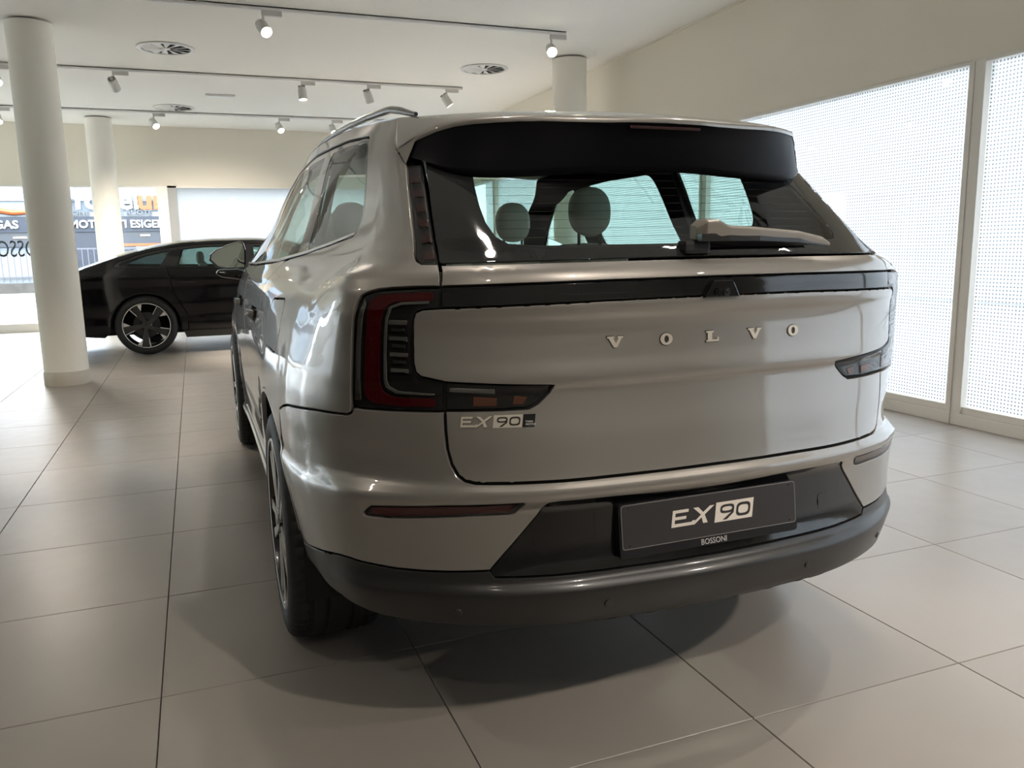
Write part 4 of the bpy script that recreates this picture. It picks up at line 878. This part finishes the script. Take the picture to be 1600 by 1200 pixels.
# ---- lettering on the tail
def flat(name, loops, depth, step=.004):
    loops = [dense(L, step) for L in loops]; allb = np.concatenate(loops); E = []; b0 = 0
    for L in loops: n = len(L); E += [(b0 + i, b0 + (i + 1) % n) for i in range(n)]; b0 += n
    V, _, F, _, _, _ = delaunay_2d_cdt([Vector(p) for p in allb.tolist()], E, [], 0, 1e-8)
    V = np.array([tuple(v) for v in V]); FA = np.array([tuple(f) for f in F if len(f) == 3]); FA = FA[inside(V[FA].mean(1), loops)]
    n = len(V); cnt = {}
    for f in FA:
        a, bb, c = V[f]; 
        if np.cross(bb - a, c - a) < 0: f[1], f[2] = f[2], f[1]
        for e in ((f[0], f[1]), (f[1], f[2]), (f[2], f[0])): cnt[e] = 1
    W3 = [(x, y, depth) for x, y in V] + [(x, y, 0) for x, y in V]; FF = [tuple(f) for f in FA] + [(e[1], e[0], e[0] + n, e[1] + n) for e in cnt if (e[1], e[0]) not in cnt]
    return me(name, W3, FF)
def ring(cx, cy, rx, ry, n=28, p=2.0): return [(cx + rx * abs(math.cos(t)) ** (2 / p) * math.copysign(1, math.cos(t)), cy + ry * abs(math.sin(t)) ** (2 / p) * math.copysign(1, math.sin(t))) for t in [2 * math.pi * k / n for k in range(n)]]
hgt = .0265; h2 = hgt / 2
LV = [[(-.021, h2), (-.021, h2 - .0045), (-.017, h2 - .0045), (-.004, -h2), (.004, -h2), (.0165, h2 - .0045), (.020, h2 - .0045), (.020, h2), (.006, h2), (.006, h2 - .0045), (.0085, h2 - .0045), (.0015, -h2 + .0105), (-.006, h2 - .0045), (-.003, h2 - .0045), (-.003, h2)]]
LO = [ring(0, 0, .0165, h2 + .001), ring(0, 0, .0062, h2 - .0045)]
LL = [[(-.018, h2), (-.018, h2 - .0042), (-.0135, h2 - .0042), (-.0135, -h2 + .0042), (-.018, -h2 + .0042), (-.018, -h2), (.0185, -h2), (.0185, -h2 + .0105), (.0145, -h2 + .0105), (.0135, -h2 + .0048), (-.001, -h2 + .0048), (-.001, h2 - .0042), (.0035, h2 - .0042), (.0035, h2)]]
for a, L in ((-.2605, LV), (-.1262, LO), (.002, LL), (.1295, LV), (.2545, LO)):
    big = [[(x * 1.0, y) for x, y in q] for q in L]
    M = flat('tailgate_letter', big, .0035); on_body(M, a, 1.0772); o = obj('tailgate_letter', M, lid, BADGE)
    gx = 1.12
    Ms = flat('letter_shadow_edge', [[(x * 1.10, y * 1.12) for x, y in L[0]]], .001); on_body(Ms, a, 1.0772); obj('letter_shadow', Ms, o, BADGED)  # enlarged dark copy painted in as the letter's shadow edge
def logo(sc, slant=.16, dark=False):
    """E X strokes as outline polygons in a unit box of height 1"""
    sh = lambda pts: [((x + slant * y) * sc, y * sc) for x, y in pts]
    E = sh([(0, 0), (1.62, 0), (1.95, .36), (2.25, .62), (2.85, .0), (3.20, 0), (2.42, .80), (2.72, 1.12), (2.38, 1.12) ] ) 
    e_ = sh([(0, 0), (1.55, 0), (2.38, .62), (3.02, 1.04), (3.40, 1.04), (2.66, .56), (3.02, 0), (2.66, 0), (2.38, .42), (2.36, .40), (1.68, -.14), (1.68, -.14)])
    return e_
def stroke(pts, w):
    """thick polyline outline with mitred joints"""
    P_ = [Vector(p) for p in pts]; L = []; Rr = []
    for i, p in enumerate(P_):
        a = (P_[i] - P_[i - 1]).normalized() if i else None; c = (P_[i + 1] - p).normalized() if i < len(P_) - 1 else None
        if a is None: n = Vector((-c.y, c.x)); k = 1
        elif c is None: n = Vector((-a.y, a.x)); k = 1
        else:
            n = Vector((-a.y - c.y, a.x + c.x)).normalized(); k = 1 / max(.5, n.dot(Vector((-a.y, a.x))))
        L.append(tuple(p + n * w * k)); Rr.append(tuple(p - n * w * k))
    return L + Rr[::-1]
def badge_parts(Hh):
    """polygons of the E X 9 0 mark, height Hh, origin at its lower left; returns (E, X, plate loops, numerals)"""
    sl = lambda x, y: ((x + .17 * y) * Hh, y * Hh)
    E = [[sl(*p) for p in ((0, 0), (1.42, 0), (1.66, .26), (1.44, .26), (1.40, .19), (.20, .19), (.20, .42), (.98, .42), (.98, .60), (.20, .60), (.20, .82), (1.10, .82), (1.10, 1.0), (0, 1.0))]]
    X = [[sl(*p) for p in ((1.42, 0), (1.70, .24), (2.20, .60), (2.58, 1.02), (2.95, 1.02), (2.36, .50), (2.62, .0), (2.30, .0), (2.13, .36), (1.66, .0))]]
    X = [[sl(*p) for p in ((1.40, .0), (2.02, .53), (1.42, 1.0), (1.78, 1.0), (2.16, .66), (2.60, 1.0), (2.92, 1.0), (2.28, .50), (2.55, .0), (2.22, .0), (2.08, .36), (1.62, .0))]]
    plate = [sl(*p) for p in ((3.05, -.10), (3.05, 1.10), (5.80, 1.10), (5.80, -.10))]
    nine = [[sl(*p) for p in stroke([(3.62, .06), (3.72, .06), (4.38, .50)], .055)]]
    c9 = ring(0, 0, .50, .27, 26, 3.2); i9 = ring(0, 0, .36, .13, 26, 2.6)
    n9 = [[sl(3.88 + x, .66 + y) for x, y in c9], [sl(3.88 + x, .66 + y) for x, y in i9]]
    tail = [[sl(*p) for p in ((4.34, .62), (4.22, .42), (3.62, .0), (3.92, .0), (4.37, .36), (4.40, .66))]]
    c0 = ring(0, 0, .52, .42, 28, 3.4); i0 = ring(0, 0, .37, .26, 28, 3.0)
    n0 = [[sl(5.08 + x, .50 + y) for x, y in c0], [sl(5.08 + x, .50 + y) for x, y in i0]]
    return E, X, plate, n9, tail, n0
HB = .0245
Eb, Xb, pl, n9, tl, n0 = badge_parts(HB)
root = flat('model_badge', [pl], .002); on_body(root, -.634, .8925); bo = obj('model_badge', root, lid, BADGE); tag(bo, 'silver model badge low on the left of the tailgate')
for L in (Eb, Xb): M = flat('badge_letter', L, .0028); on_body(M, -.634, .8925); obj('badge_letter', M, bo, BADGE)
for L in (Eb, Xb): M = flat('badge_letter_shadow', [[(x + dx * .0011, y + dy * .0011) for x, y in L[0]] for dx, dy in ((1, -1),)], .0008); on_body(M, -.634, .8925); obj('badge_letter_shadow', M, bo, BADGED)  # dark copies shifted right and down as a painted drop shadow
for L in (n9, tl, n0): M = flat('badge_numeral', L, .0006); on_body(M, -.634, .8925, lift=.0021); obj('badge_numeral', M, bo, BADGED)
bk = [((5.84 + .17 * y) * HB, y * HB) for y in (-.10, 1.10)]; bk2 = [((6.98 + .17 * y) * HB, y * HB) for y in (1.10, -.10)]
M = flat('badge_panel', [bk + bk2], .002); on_body(M, -.634, .8925); bp_ = obj('badge_panel', M, bo, BLACK)
for tx, yy in (('TWIN', .32), ('MOTOR', .06)):
    M = text_mesh(tx, .0066, .0003, 1.0); on_body(M, -.634 + 5.95 * HB + .005, .8925 + yy * HB, lift=.0024); obj('badge_lettering', M, bp_, mat('print_white', (.75, .75, .72), .5))
# plate
plate_c = Vector((0, -1.1125, .628)); tilt = -.12
PM = Matrix.Translation(plate_c) @ Matrix.Rotation(math.pi / 2 + tilt, 4, 'X')
def rrect(w_, h_, r, n=5): 
    out = []
    for cx, cy, t0 in ((w_ / 2 - r, h_ / 2 - r, 0), (-w_ / 2 + r, h_ / 2 - r, 90), (-w_ / 2 + r, -h_ / 2 + r, 180), (w_ / 2 - r, -h_ / 2 + r, 270)):
        out += [(cx + r * math.cos(math.radians(t0 + 90 * k / n)), cy + r * math.sin(math.radians(t0 + 90 * k / n))) for k in range(n + 1)]
    return out
b = MB(); b.prism([(x, y - .011) for x, y in rrect(.528, .132, .010)], -.055, .002, PM); hol = b.build('plate_holder', mat('holder_black', (.008, .008, .010), .3), CAR, bevel=.001)
b = MB(); b.prism(rrect(.520, .112, .009), .002, .0045, PM); pla = b.build('number_plate', mat('plate_grey', (.028, .025, .026), .42), CAR, bevel=.0006); tag(pla, 'dark dummy number plate with the model name')
rimm = flat('plate_rim', [rrect(.516, .108, .008), rrect(.5135, .1055, .007)], .0006); rimm.transform(PM @ Matrix.Translation((0, 0, .0045))); obj('plate_rim', rimm, pla, mat('plate_rim_grey', (.25, .24, .23), .4))
WH = mat('plate_white', (.72, .66, .58), .5)
Hp = .0415; El, Xl, ppl, p9, ptl, p0 = badge_parts(Hp); OX = -.1205; OY = -.018
for nm, L, mt_, z in (('plate_letter', El, WH, .0046), ('plate_letter', Xl, WH, .0046), ('plate_panel', [ppl], WH, .0046), ('plate_numeral', p9, MATS['plate_grey'], .0052), ('plate_numeral', ptl, MATS['plate_grey'], .0052), ('plate_numeral', p0, MATS['plate_grey'], .0052)):
    M = flat(nm, L, .0004); M.transform(PM @ Matrix.Translation((OX, OY, z))); obj(nm, M, pla, mt_)
M = text_mesh('BOSSONI', .0205, .0003, .92, 'CENTER'); M.transform(PM @ Matrix.Translation((.004, -.0735, .0024))); obj('holder_lettering', M, hol, mat('print_grey', (.55, .54, .52), .5))
for sx in (-1, 1):
    for sy in (-1, 1): b = MB(); b.lathe([(0, .0055), (.0022, .0055), (.0022, .004)], 10, PM @ Matrix.Translation((sx * .238, sy * .046, 0))); b.build('plate_screw', CORE, pla)
# ---- wheels
def wheel(parent, cx, cy, R, w_, side, rr=.285, design='big'):
    """wheel in its own frame: axle = local x, outer face towards -x*side..."""
    root = bpy.data.objects.new('wheel', None); COL.objects.link(root); root.parent = parent; root.location = (cx, cy, R)
    sg = side  # -1: outer face at -x
    Mx = Matrix.Rotation(math.pi / 2, 4, 'Y') if sg > 0 else Matrix.Rotation(-math.pi / 2, 4, 'Y')
    # tyre profile: h along the axle (0 = middle, + = outer)
    hw = w_ / 2
    prof = [(rr + .004, hw - .022), (rr + .014, hw - .006), (rr + .035, hw + .002), (R - .045, hw + .001), (R - .022, hw - .006), (R - .009, hw - .018), (R - .003, hw - .034)]
    gr = []
    g = [hw - .060, hw * .26, -hw * .26, -hw + .060]
    for h in g: gr += [(R - .001 if abs(h) > .05 else R, h + .008), (R - .008, h + .006), (R - .008, h - .006), (R - .001 if abs(h) > .05 else R, h - .008)]
    prof = prof + gr + [(r, -h) for r, h in prof[::-1]]
    b = MB(); n = 180; V = []; F = []
    for i, (r, h) in enumerate(prof):
        for k in range(n):
            t = 2 * math.pi * k / n; r2 = r
            if k % 3 == 0 and abs(h) > hw - .062 and abs(h) < hw - .012 and r > R - .03: r2 = r - .006
            V.append((r2 * math.cos(t), r2 * math.sin(t), h))
    for i in range(len(prof) - 1):
        for k in range(n): F.append((i * n + k, i * n + (k + 1) % n, (i + 1) * n + (k + 1) % n, (i + 1) * n + k))
    V = [tuple(Mx @ Vector(v)) for v in V]; b.add(V, F); b.build('tyre', RUB, root, True, angle=35)
    b = MB(); b.lathe([(rr + .006, hw - .004), (rr + .002, hw + .000), (rr - .006, hw - .002), (rr - .012, hw - .015), (rr - .018, hw - .06), (rr - .02, -hw + .02), (rr + .004, -hw + .01)], 64, Mx, caps=False)
    b.build('rim', RIMD, root, True)
    b = MB(); b.lathe([(rr + .0055, hw - .0036), (rr + .002, hw + .0005), (rr - .004, hw - .001), (rr - .004, hw - .004)], 96, Mx, caps=False); b.build('rim_edge', RIM, root, True)
    b = MB(); b.lathe([(.0, hw - .028), (.03, hw - .028), (.034, hw - .032), (.06, hw - .040), (.075, hw - .06), (.0, hw - .07)], 32, Mx); b.build('hub', RIMD, root, True)
    b = MB(); b.lathe([(.0, -.0), (rr * .58, -.0), (rr * .58, -.02), (0, -.02)], 48, Mx @ Matrix.Translation((0, 0, .01))); b.build('brake_disc', mat('brake_steel', (.06, .06, .06), .5, .6), root, True)
    for k in range(5):
        A = Mx @ Matrix.Rotation(2 * math.pi * k / 5 + .25, 4, 'Z')
        z0 = hw - .045
        b = MB()
        if design == 'big':
            for dx in (-1, 1):   # split spokes
                pts = [(-.012 + dx * .016, .045), (.012 + dx * .016, .045), (dx * .056 + .023, rr - .012), (dx * .056 - .022, rr - .012)]
                b.prism(pts, z0, z0 + .034, A)
            b.build('spoke', RIMD, root, bevel=.003)
            b = MB()
            for dx in (-1, 1):
                pts = [(-.008 + dx * .016, .05), (.008 + dx * .016, .05), (dx * .056 + .019, rr - .008), (dx * .056 - .017, rr - .008)]
                b.prism(pts, z0 + .034, z0 + .0375, A)
            b.prism([(-.040, rr - .008), (-.016, .19), (.016, .19), (.040, rr - .008)], z0 + .01, z0 + .03, A)
            b.build('spoke_face', RIM, root)
        else:
            b.prism([(-.012, .02), (.030, .02), (.062, rr - .01), (-.030, rr - .01)], z0, z0 + .03, A); b.build('spoke', RIMD, root, bevel=.003)
            b = MB(); b.prism([(-.030, .16), (-.022, .16), (-.040, rr - .01), (-.050, rr - .01)], z0 + .02, z0 + .033, A); b.prism([(.060, rr - .008), (.115, rr - .028), (.055, rr * .66)], z0 + .015, z0 + .032, A); b.build('spoke_face', RIM, root)
    return root
for s in LR:
    wheel(CAR, s * (.972 - .1475), 0, .388, .295, s); wheel(CAR, s * (.972 - .1375), 2.985, .388, .275, s)
# wheel housings
for s in LR:
    for cy in (0, 2.985):
        b = MB(); V = []; F = []; n = 26
        for x in (s * .935, s * .60):
            for k in range(n): t = math.pi * 1.15 * k / (n - 1) - math.pi * .075; V.append((x, cy - math.cos(t) * .455, .39 + math.sin(t) * .455))
        for k in range(n - 1): F.append((k, k + 1, n + k + 1, n + k))
        F.append(tuple(range(n, 2 * n))); b.add(V, F); b.build('wheel_housing', CORE, CAR, True)
b = MB(); b.box((-.66, -.40, .29), (.66, 3.6, .35)); b.box((-.50, -.90, .48), (.50, -.70, .52)); b.build('underbody', CORE, CAR)
b = MB(); b.box((-.62, -.98, .86), (.62, -.30, .90)); b.box((-.60, -.93, .90), (.60, -.88, 1.19)); b.build('boot_floor', TRIMI, CAR)
# mirrors
for s in LR:
    # head: rear-facing housing with glass
    Y = 2.03; outl = [(-1.083, 1.262), (-1.078, 1.290), (-1.05, 1.312), (-.98, 1.342), (-.925, 1.357), (-.905, 1.35), (-.895, 1.31), (-.902, 1.215), (-.99, 1.212), (-1.045, 1.222)]
    outl = [(x * -s, z) for x, z in outl]
    b = MB(); n = len(outl); cx = sum(p[0] for p in outl) / n; cz = sum(p[1] for p in outl) / n; V = []; F = []
    for dy, sc in ((0, 1.03), (-.004, 1.0), (.03, 1.06), (.09, .95), (.14, .55)):
        V += [(cx + (x - cx) * sc, Y + dy, cz + (z - cz) * sc) for x, z in outl]
    V += [(cx, Y + .155, cz)]
    for i in range(4):
        for k in range(n): F.append((i * n + k, i * n + (k + 1) % n, (i + 1) * n + (k + 1) % n, (i + 1) * n + k))
    for k in range(n): F.append((4 * n + k, 4 * n + (k + 1) % n, 5 * n))
    b.add(V, F); mh = b.build('wing_mirror', BLACK, CAR, True)
    V = [(cx + (x - cx) * .95, Y - .003, cz + (z - cz) * .95) for x, z in outl] + [(cx, Y - .003, cz)]
    F = [(k, (k + 1) % n, n) for k in range(n)]
    obj('mirror_glass', me('mirror_glass', V, F), mh, mat('mirror_silver', (.75, .82, .78), .0, 1))
    b = MB(); pts = [(-1.045, 1.205), (-1.06, 1.185), (-1.03, 1.165), (-.94, 1.150), (-.86, 1.130), (-.85, 1.165), (-.90, 1.195), (-.95, 1.207)]
    b.prism([(x * -s, z) for x, z in pts], 0, -.11, Matrix.Translation((0, Y + .01, 0)) @ Matrix.Rotation(math.pi / 2, 4, 'X')); b.build('mirror_foot', BLACK, mh, bevel=.012, smooth=True)
# seats
def blob(name, c, r, material, parent, p=3.0, rx=0, n=20, mrows=12):
    V = []; F = []
    f = lambda t, e: math.copysign(abs(t) ** (2 / e), t)
    for i in range(mrows + 1):
        ph = -math.pi / 2 + math.pi * i / mrows
        for k in range(n):
            th = 2 * math.pi * k / n; V.append(Vector((r[0] * f(math.cos(ph), p) * f(math.cos(th), p), r[1] * f(math.cos(ph), p) * f(math.sin(th), p), r[2] * f(math.sin(ph), p))))
    Rm = Matrix.Rotation(rx, 3, 'X'); V = [tuple(Rm @ v + Vector(c)) for v in V]
    for i in range(mrows):
        for k in range(n): F.append((i * n + k, i * n + (k + 1) % n, (i + 1) * n + (k + 1) % n, (i + 1) * n + k))
    M = me(name, V, F, smooth=True); return obj(name, M, parent, material)
for y, xs, hz in ((.36, (-.40, .40), 1.430), (1.25, (-.44, .40), 1.415), (2.02, (-.42, .42), 1.40)):
    for x in xs:
        st = bpy.data.objects.new('seat', None); COL.objects.link(st); st.parent = CAR; st.location = (x, y, 0)
        blob('backrest', (0, .02, .98), (.235, .07, .335), SEATM, st, 3.5, -.12)
        blob('headrest', (0, 0, hz + .012), (.094, .055, .102), SEATM, st, 2.35, -.05)
        blob('seat_cushion', (0, .28, .66), (.245, .27, .085), SEATM, st, 3.5)
        for dx in (-.05, .05): MB().tube([(dx, .0, 1.24), (dx, 0, 1.37)], .007, 8).build('headrest_post', SEATD, st, True)
b = MB(); b.box((-.70, 2.42, .85), (.70, 2.8, 1.15)); b.build('dashboard', SEATD, CAR, bevel=.04, smooth=True)
# ---------------------------------------------------------------- the black saloon
BPAINT = mat('black_car_paint', (.003, .0025, .0035), .15, 0, .35, spec=.3)
DGLQ = thin_glass('saloon_quarter_glass', (.16, .20, .19), 1.1)
DGL = thin_glass('saloon_glass', (.36, .46, .43), 1.1)
XR, XF = -1.02, 4.02     # length along local x, rear axle at 0, front axle 3.1
def lowz(x): return float(np.interp(x, [-1.02, -.9, -.5, .5, 2.5, 3.6, 4.02], [.40, .27, .24, .20, .20, .24, .40]))
TOPX = [-1.02, -1.0, -.90, -.68, -.28, .10, .50, .90, 1.4, 1.8, 2.2, 2.7, 3.0, 3.5, 3.85, 4.02]
TOPZ = [.92, 1.045, 1.075, 1.15, 1.290, 1.395, 1.46, 1.485, 1.487, 1.465, 1.37, 1.13, 1.02, .96, .86, .70]
BELT = lambda x: float(np.interp(x, [-1.02, -.6, 0, 1, 2, 2.8, 3.4, 4.02], [1.035, 1.075, 1.10, 1.085, 1.05, 1.0, .93, .70]))
topz = lambda x: float(np.interp(x, TOPX, TOPZ))
def hw2(x, z):      # half width of the saloon
    w0 = .955 * (1 - .17 * max(0, (-.35 - x) / .67) ** 2.2 - .30 * max(0, (x - 3.2) / .82) ** 2.2)
    w0 -= .035 * max(0, (.42 - z) / .22) ** 1.5 + .0
    w0 += .018 * math.exp(-((z - .60) / .16) ** 2) * (math.exp(-(x / .5) ** 2) + math.exp(-((x - 3.1) / .5) ** 2)) - .012 * math.exp(-((z - .5) / .1) ** 2)
    w0 += .012 * math.exp(-((z - .98) / .07) ** 2)
    bz = BELT(x)
    if z > bz - .06: w0 -= .62 * (z - bz + .06) ** 1.35
    return max(w0, .02)
hwv = np.vectorize(hw2)
def side_fn(sg):
    f = lambda x, z: np.stack([np.asarray(x, float), -sg * hwv(x, z), np.asarray(z, float)], -1)
    def nn(x, z, e=2e-3):
        x = np.asarray(x, float); z = np.asarray(z, float)
        q = np.cross(f(x + e, z) - f(x - e, z), f(x, z + e) - f(x, z - e)) * sg
        return q / (np.linalg.norm(q, axis=-1, keepdims=True) + 1e-12)
    return f, nn
def saloon(loc, rz, lab):
    S = empty('black_saloon', loc, rz, lab, 'car')
    def arc2(cx, R=.425, n=26): return [(cx - math.cos(t) * R, .375 + math.sin(t) * R) for t in [math.pi * 1.1 * k / n - math.pi * .05 for k in range(n + 1)]]
    a1 = [(x, max(z, lowz(x))) for x, z in arc2(0)]; a2 = [(x, max(z, lowz(x))) for x, z in arc2(3.1)]
    edge = lambda x: min(topz(x) - .035, 9)
    dl = [(-.33, 1.135), (.0, 1.118), (.55, 1.112), (1.3, 1.100), (2.05, 1.090), (2.36, 1.095), (2.05, 1.325), (1.75, 1.395), (1.3, 1.42), (.75, 1.415), (.35, 1.375), (-.05, 1.285), (-.30, 1.185)]
    for sg in (1, -1):
        f, nn = side_fn(sg)
        top = [(x, topz(x) - (.03 if x > -.95 else .0)) for x in np.linspace(XR, XF, 60)]
        q_r = [(-1.02, .92), (-1.02, .42), (-.93, .28), (-.5, .24)] + a1 + [(.50, .30), (.505, .5), (.36, .80), (.30, 1.115)] + [(.0, 1.118), (-.33, 1.135), (-.30, 1.185), (-.05, 1.285), (.35, 1.375), (.75, 1.415), (1.3, 1.42), (1.75, 1.395), (2.05, 1.325), (2.36, 1.095), (2.52, 1.085), (2.55, 1.17)] + [(x, z) for x, z in top[::-1] if x < 2.50]
        panel('rear_quarter', BPAINT, S, [q_r], .05, (1,), fS=f, fN=nn, bstep=.03)
        panel('rear_door', BPAINT, S, [[(.305, 1.112), (.365, .80), (.51, .5), (.505, .30), (1.35, .30), (1.35, 1.096), (.8, 1.106)]], .05, (1,), fS=f, fN=nn, bstep=.03)
        panel('front_door', BPAINT, S, [[(1.356, 1.096), (1.356, .30), (2.50, .30), (2.55, .6), (2.50, 1.082), (2.0, 1.088)]], .06, (1,), fS=f, fN=nn, bstep=.03)
        panel('front_fender', BPAINT, S, [[(2.506, 1.082), (2.556, .6), (2.50, .24)] + a2 + [(3.6, .26), (3.95, .35), (4.02, .45), (4.02, .66)] + [(x, z) for x, z in top[::-1] if x > 2.55]], .06, (1,), fS=f, fN=nn, bstep=.03)
        panel('sill', PLAST, S, [[(.44, .295), (2.66, .295), (2.62, .20), (.47, .20)]], .06, (1,), fS=f, fN=nn, bstep=.04)
        w1 = smooth_poly([(-.27, 1.155), (.22, 1.142), (.36, 1.35), (.0, 1.27), (-.22, 1.195)], .03); w2 = smooth_poly([(.42, 1.140), (1.28, 1.125), (1.28, 1.39), (.80, 1.385), (.50, 1.355)], .03); w3 = smooth_poly([(1.40, 1.122), (2.02, 1.112), (2.24, 1.118), (2.0, 1.29), (1.74, 1.365), (1.40, 1.388)], .03)
        dls = [(x, z) for x, z in dl]
        panel('window_surround', BLACK, S, [dls, w1, w2, w3], .06, (1,), fS=f, fN=nn, bstep=.03, off=-.004)
        for w_ in (w1, w2, w3): panel('side_window', DGLQ if w_ is w1 else DGL, S, [w_], .08, (1,), fS=f, fN=nn, off=-.006, gap=-.002, flange=.002, bev=.0003)
        panel('window_trim', CHROME if False else BLACK, S, [[(-.25, 1.146), (.6, 1.126), (2.3, 1.098), (2.3, 1.108), (.6, 1.136), (-.25, 1.156)]], .08, (1,), fS=f, fN=nn, off=.002, flange=.004)
        for hx in (.44, 1.50): panel('door_handle', BLACK, S, [smooth_poly([(hx, .945), (hx + .20, .943), (hx + .20, .915), (hx, .917)], .01)], .04, (1,), fS=f, fN=nn, off=.006, flange=.01)
        inner = [(-.98, .9), (-.98, .45), (-.5, .26)] + a1 + a2 + [(3.6, .3), (3.98, .5), (3.98, .68)] + [(x, z - .03) for x, z in top[::-1] if -.95 < x < 3.9]
        hole = [(-.29, 1.15), (2.30, 1.105), (2.03, 1.30), (1.75, 1.38), (1.3, 1.405), (.75, 1.40), (.36, 1.36), (-.02, 1.278), (-.25, 1.19)]
        V, F, Nn = cut([inner, hole], lambda x, z: f(x, z) - .03 * nn(x, z), nn, step=.10, bstep=.05, gap=0, flange=.01); obj('inner_shell', me('inner_shell', V, F, Nn), S, CORE)
    # top skin: boot, rear glass, roof, windscreen, bonnet
    def skin(name, x0, x1, material, n=14, inset=0, dz=0, crown=.035):
        V = []; F = []; m_ = 13
        for i in range(n + 1):
            x = x0 + (x1 - x0) * i / n; z = topz(x); h_ = hw2(x, z - .03) - inset
            for k in range(m_): u = -1 + 2 * k / (m_ - 1); V.append((x, h_ * u, z - .028 + dz + (.028 + crown * .5) * (1 - abs(u) ** 3.5)))
        for i in range(n):
            for k in range(m_ - 1): F.append((i * m_ + k, (i + 1) * m_ + k, (i + 1) * m_ + k + 1, i * m_ + k + 1))
        return obj(name, me(name, V, F, smooth=True), S, material)
    skin('boot_lid', -1.0, -.66, BPAINT); skin('rear_window', -.66, .62, DGL, 16); skin('roof', .62, 1.72, BPAINT); skin('windscreen', 1.72, 2.72, DGL); skin('bonnet', 2.72, 3.97, BPAINT)
    for sg in (1, -1):
        for x0, x1, nm in ((-.68, .66, 'rear_roof_pillar'), (1.68, 2.74, 'front_roof_pillar')):
            V = []; F = []
            for i in range(17):
                x = x0 + (x1 - x0) * i / 16; z = topz(x); h_ = hw2(x, z - .03)
                for u in (1.002, .96, .90, .84): V.append((x, -sg * h_ * u, z - .026 + (.028 + .0175) * (1 - u ** 3.5 if u < 1 else 0) + .004))
            for i in range(16):
                for k in range(3): F.append((i * 4 + k, (i + 1) * 4 + k, (i + 1) * 4 + k + 1, i * 4 + k + 1))
            obj(nm, me(nm, V, F, smooth=True), S, BPAINT)
    for nm, x, xs_, zs in (('tail_panel', XR, (-.005, .06), (.34, .93)), ('nose_panel', XF, (.005, -.06), (.34, .71))):
        V = []; F = []; zz = np.linspace(zs[0], zs[1], 9)
        for z in zz:
            for k in range(15): u = -1 + 2 * k / 14; V.append((x + xs_[0] * 0 - math.copysign(.10, x) * -0 + (.10 * abs(u) ** 4 * (1 if x < 0 else -1)) - (.06 if x < 0 else -.06) * (1 - abs(u) ** 2), hw2(x, z) * u, z))
        for i in range(8):
            for k in range(14): F.append((i * 15 + k, i * 15 + k + 1, (i + 1) * 15 + k + 1, (i + 1) * 15 + k))
        obj(nm, me(nm, V, F, smooth=True), S, BPAINT)
    b = MB(); b.box((-.9, -.8, .26), (3.9, .8, .34)); b.build('underbody', CORE, S)
    for cx in (0, 3.1):
        for sg in (-1, 1):
            wr_ = bpy.data.objects.new('wheel_mount', None)
            h_ = wheel(S, cx, sg * (.955 - .135), .382, .25, sg, .285, 'five')
            h_.rotation_euler = (0, 0, math.pi / 2)
            b = MB(); V = []; F = []; n = 20
            for y in (sg * .90, sg * .60):
                for k in range(n): t = math.pi * 1.1 * k / (n - 1) - math.pi * .05; V.append((cx - math.cos(t) * .42, y, .375 + math.sin(t) * .42))
            for k in range(n - 1): F.append((k, k + 1, n + k + 1, n + k))
            F.append(tuple(range(n, 2 * n))); b.add(V, F); b.build('wheel_housing', CORE, S, True)
    for x, ys_ in ((.75, (-.38, .38)), (1.65, (-.38, .38))):
        for y in ys_:
            st = bpy.data.objects.new('seat', None); COL.objects.link(st); st.parent = S; st.location = (x, y, 0)
            blob('backrest', (0, 0, .88), (.07, .23, .30), SEATM, st, 3.5); blob('headrest', (-.03, 0, 1.23), (.05, .12, .09), SEATM, st, 2.8); blob('seat_cushion', (.27, 0, .56), (.26, .24, .08), SEATM, st, 3.5)
    return S
S1 = saloon((-1.80, 8.72 + .955, 0), 0, 'black fastback saloon in side view at the left, behind the near column')
def copy_tree(o, parent=None):
    c = o.copy(); COL.objects.link(c); c.parent = parent
    for ch in list(o.children): copy_tree(ch, c)
    return c
S2 = copy_tree(S1); S2.location = (-5.2, -2.6, 0); S2.rotation_euler = (0, 0, math.pi / 2); S2['label'] = 'second black saloon, left of the silver car, outside the picture, mirrored in its paint'
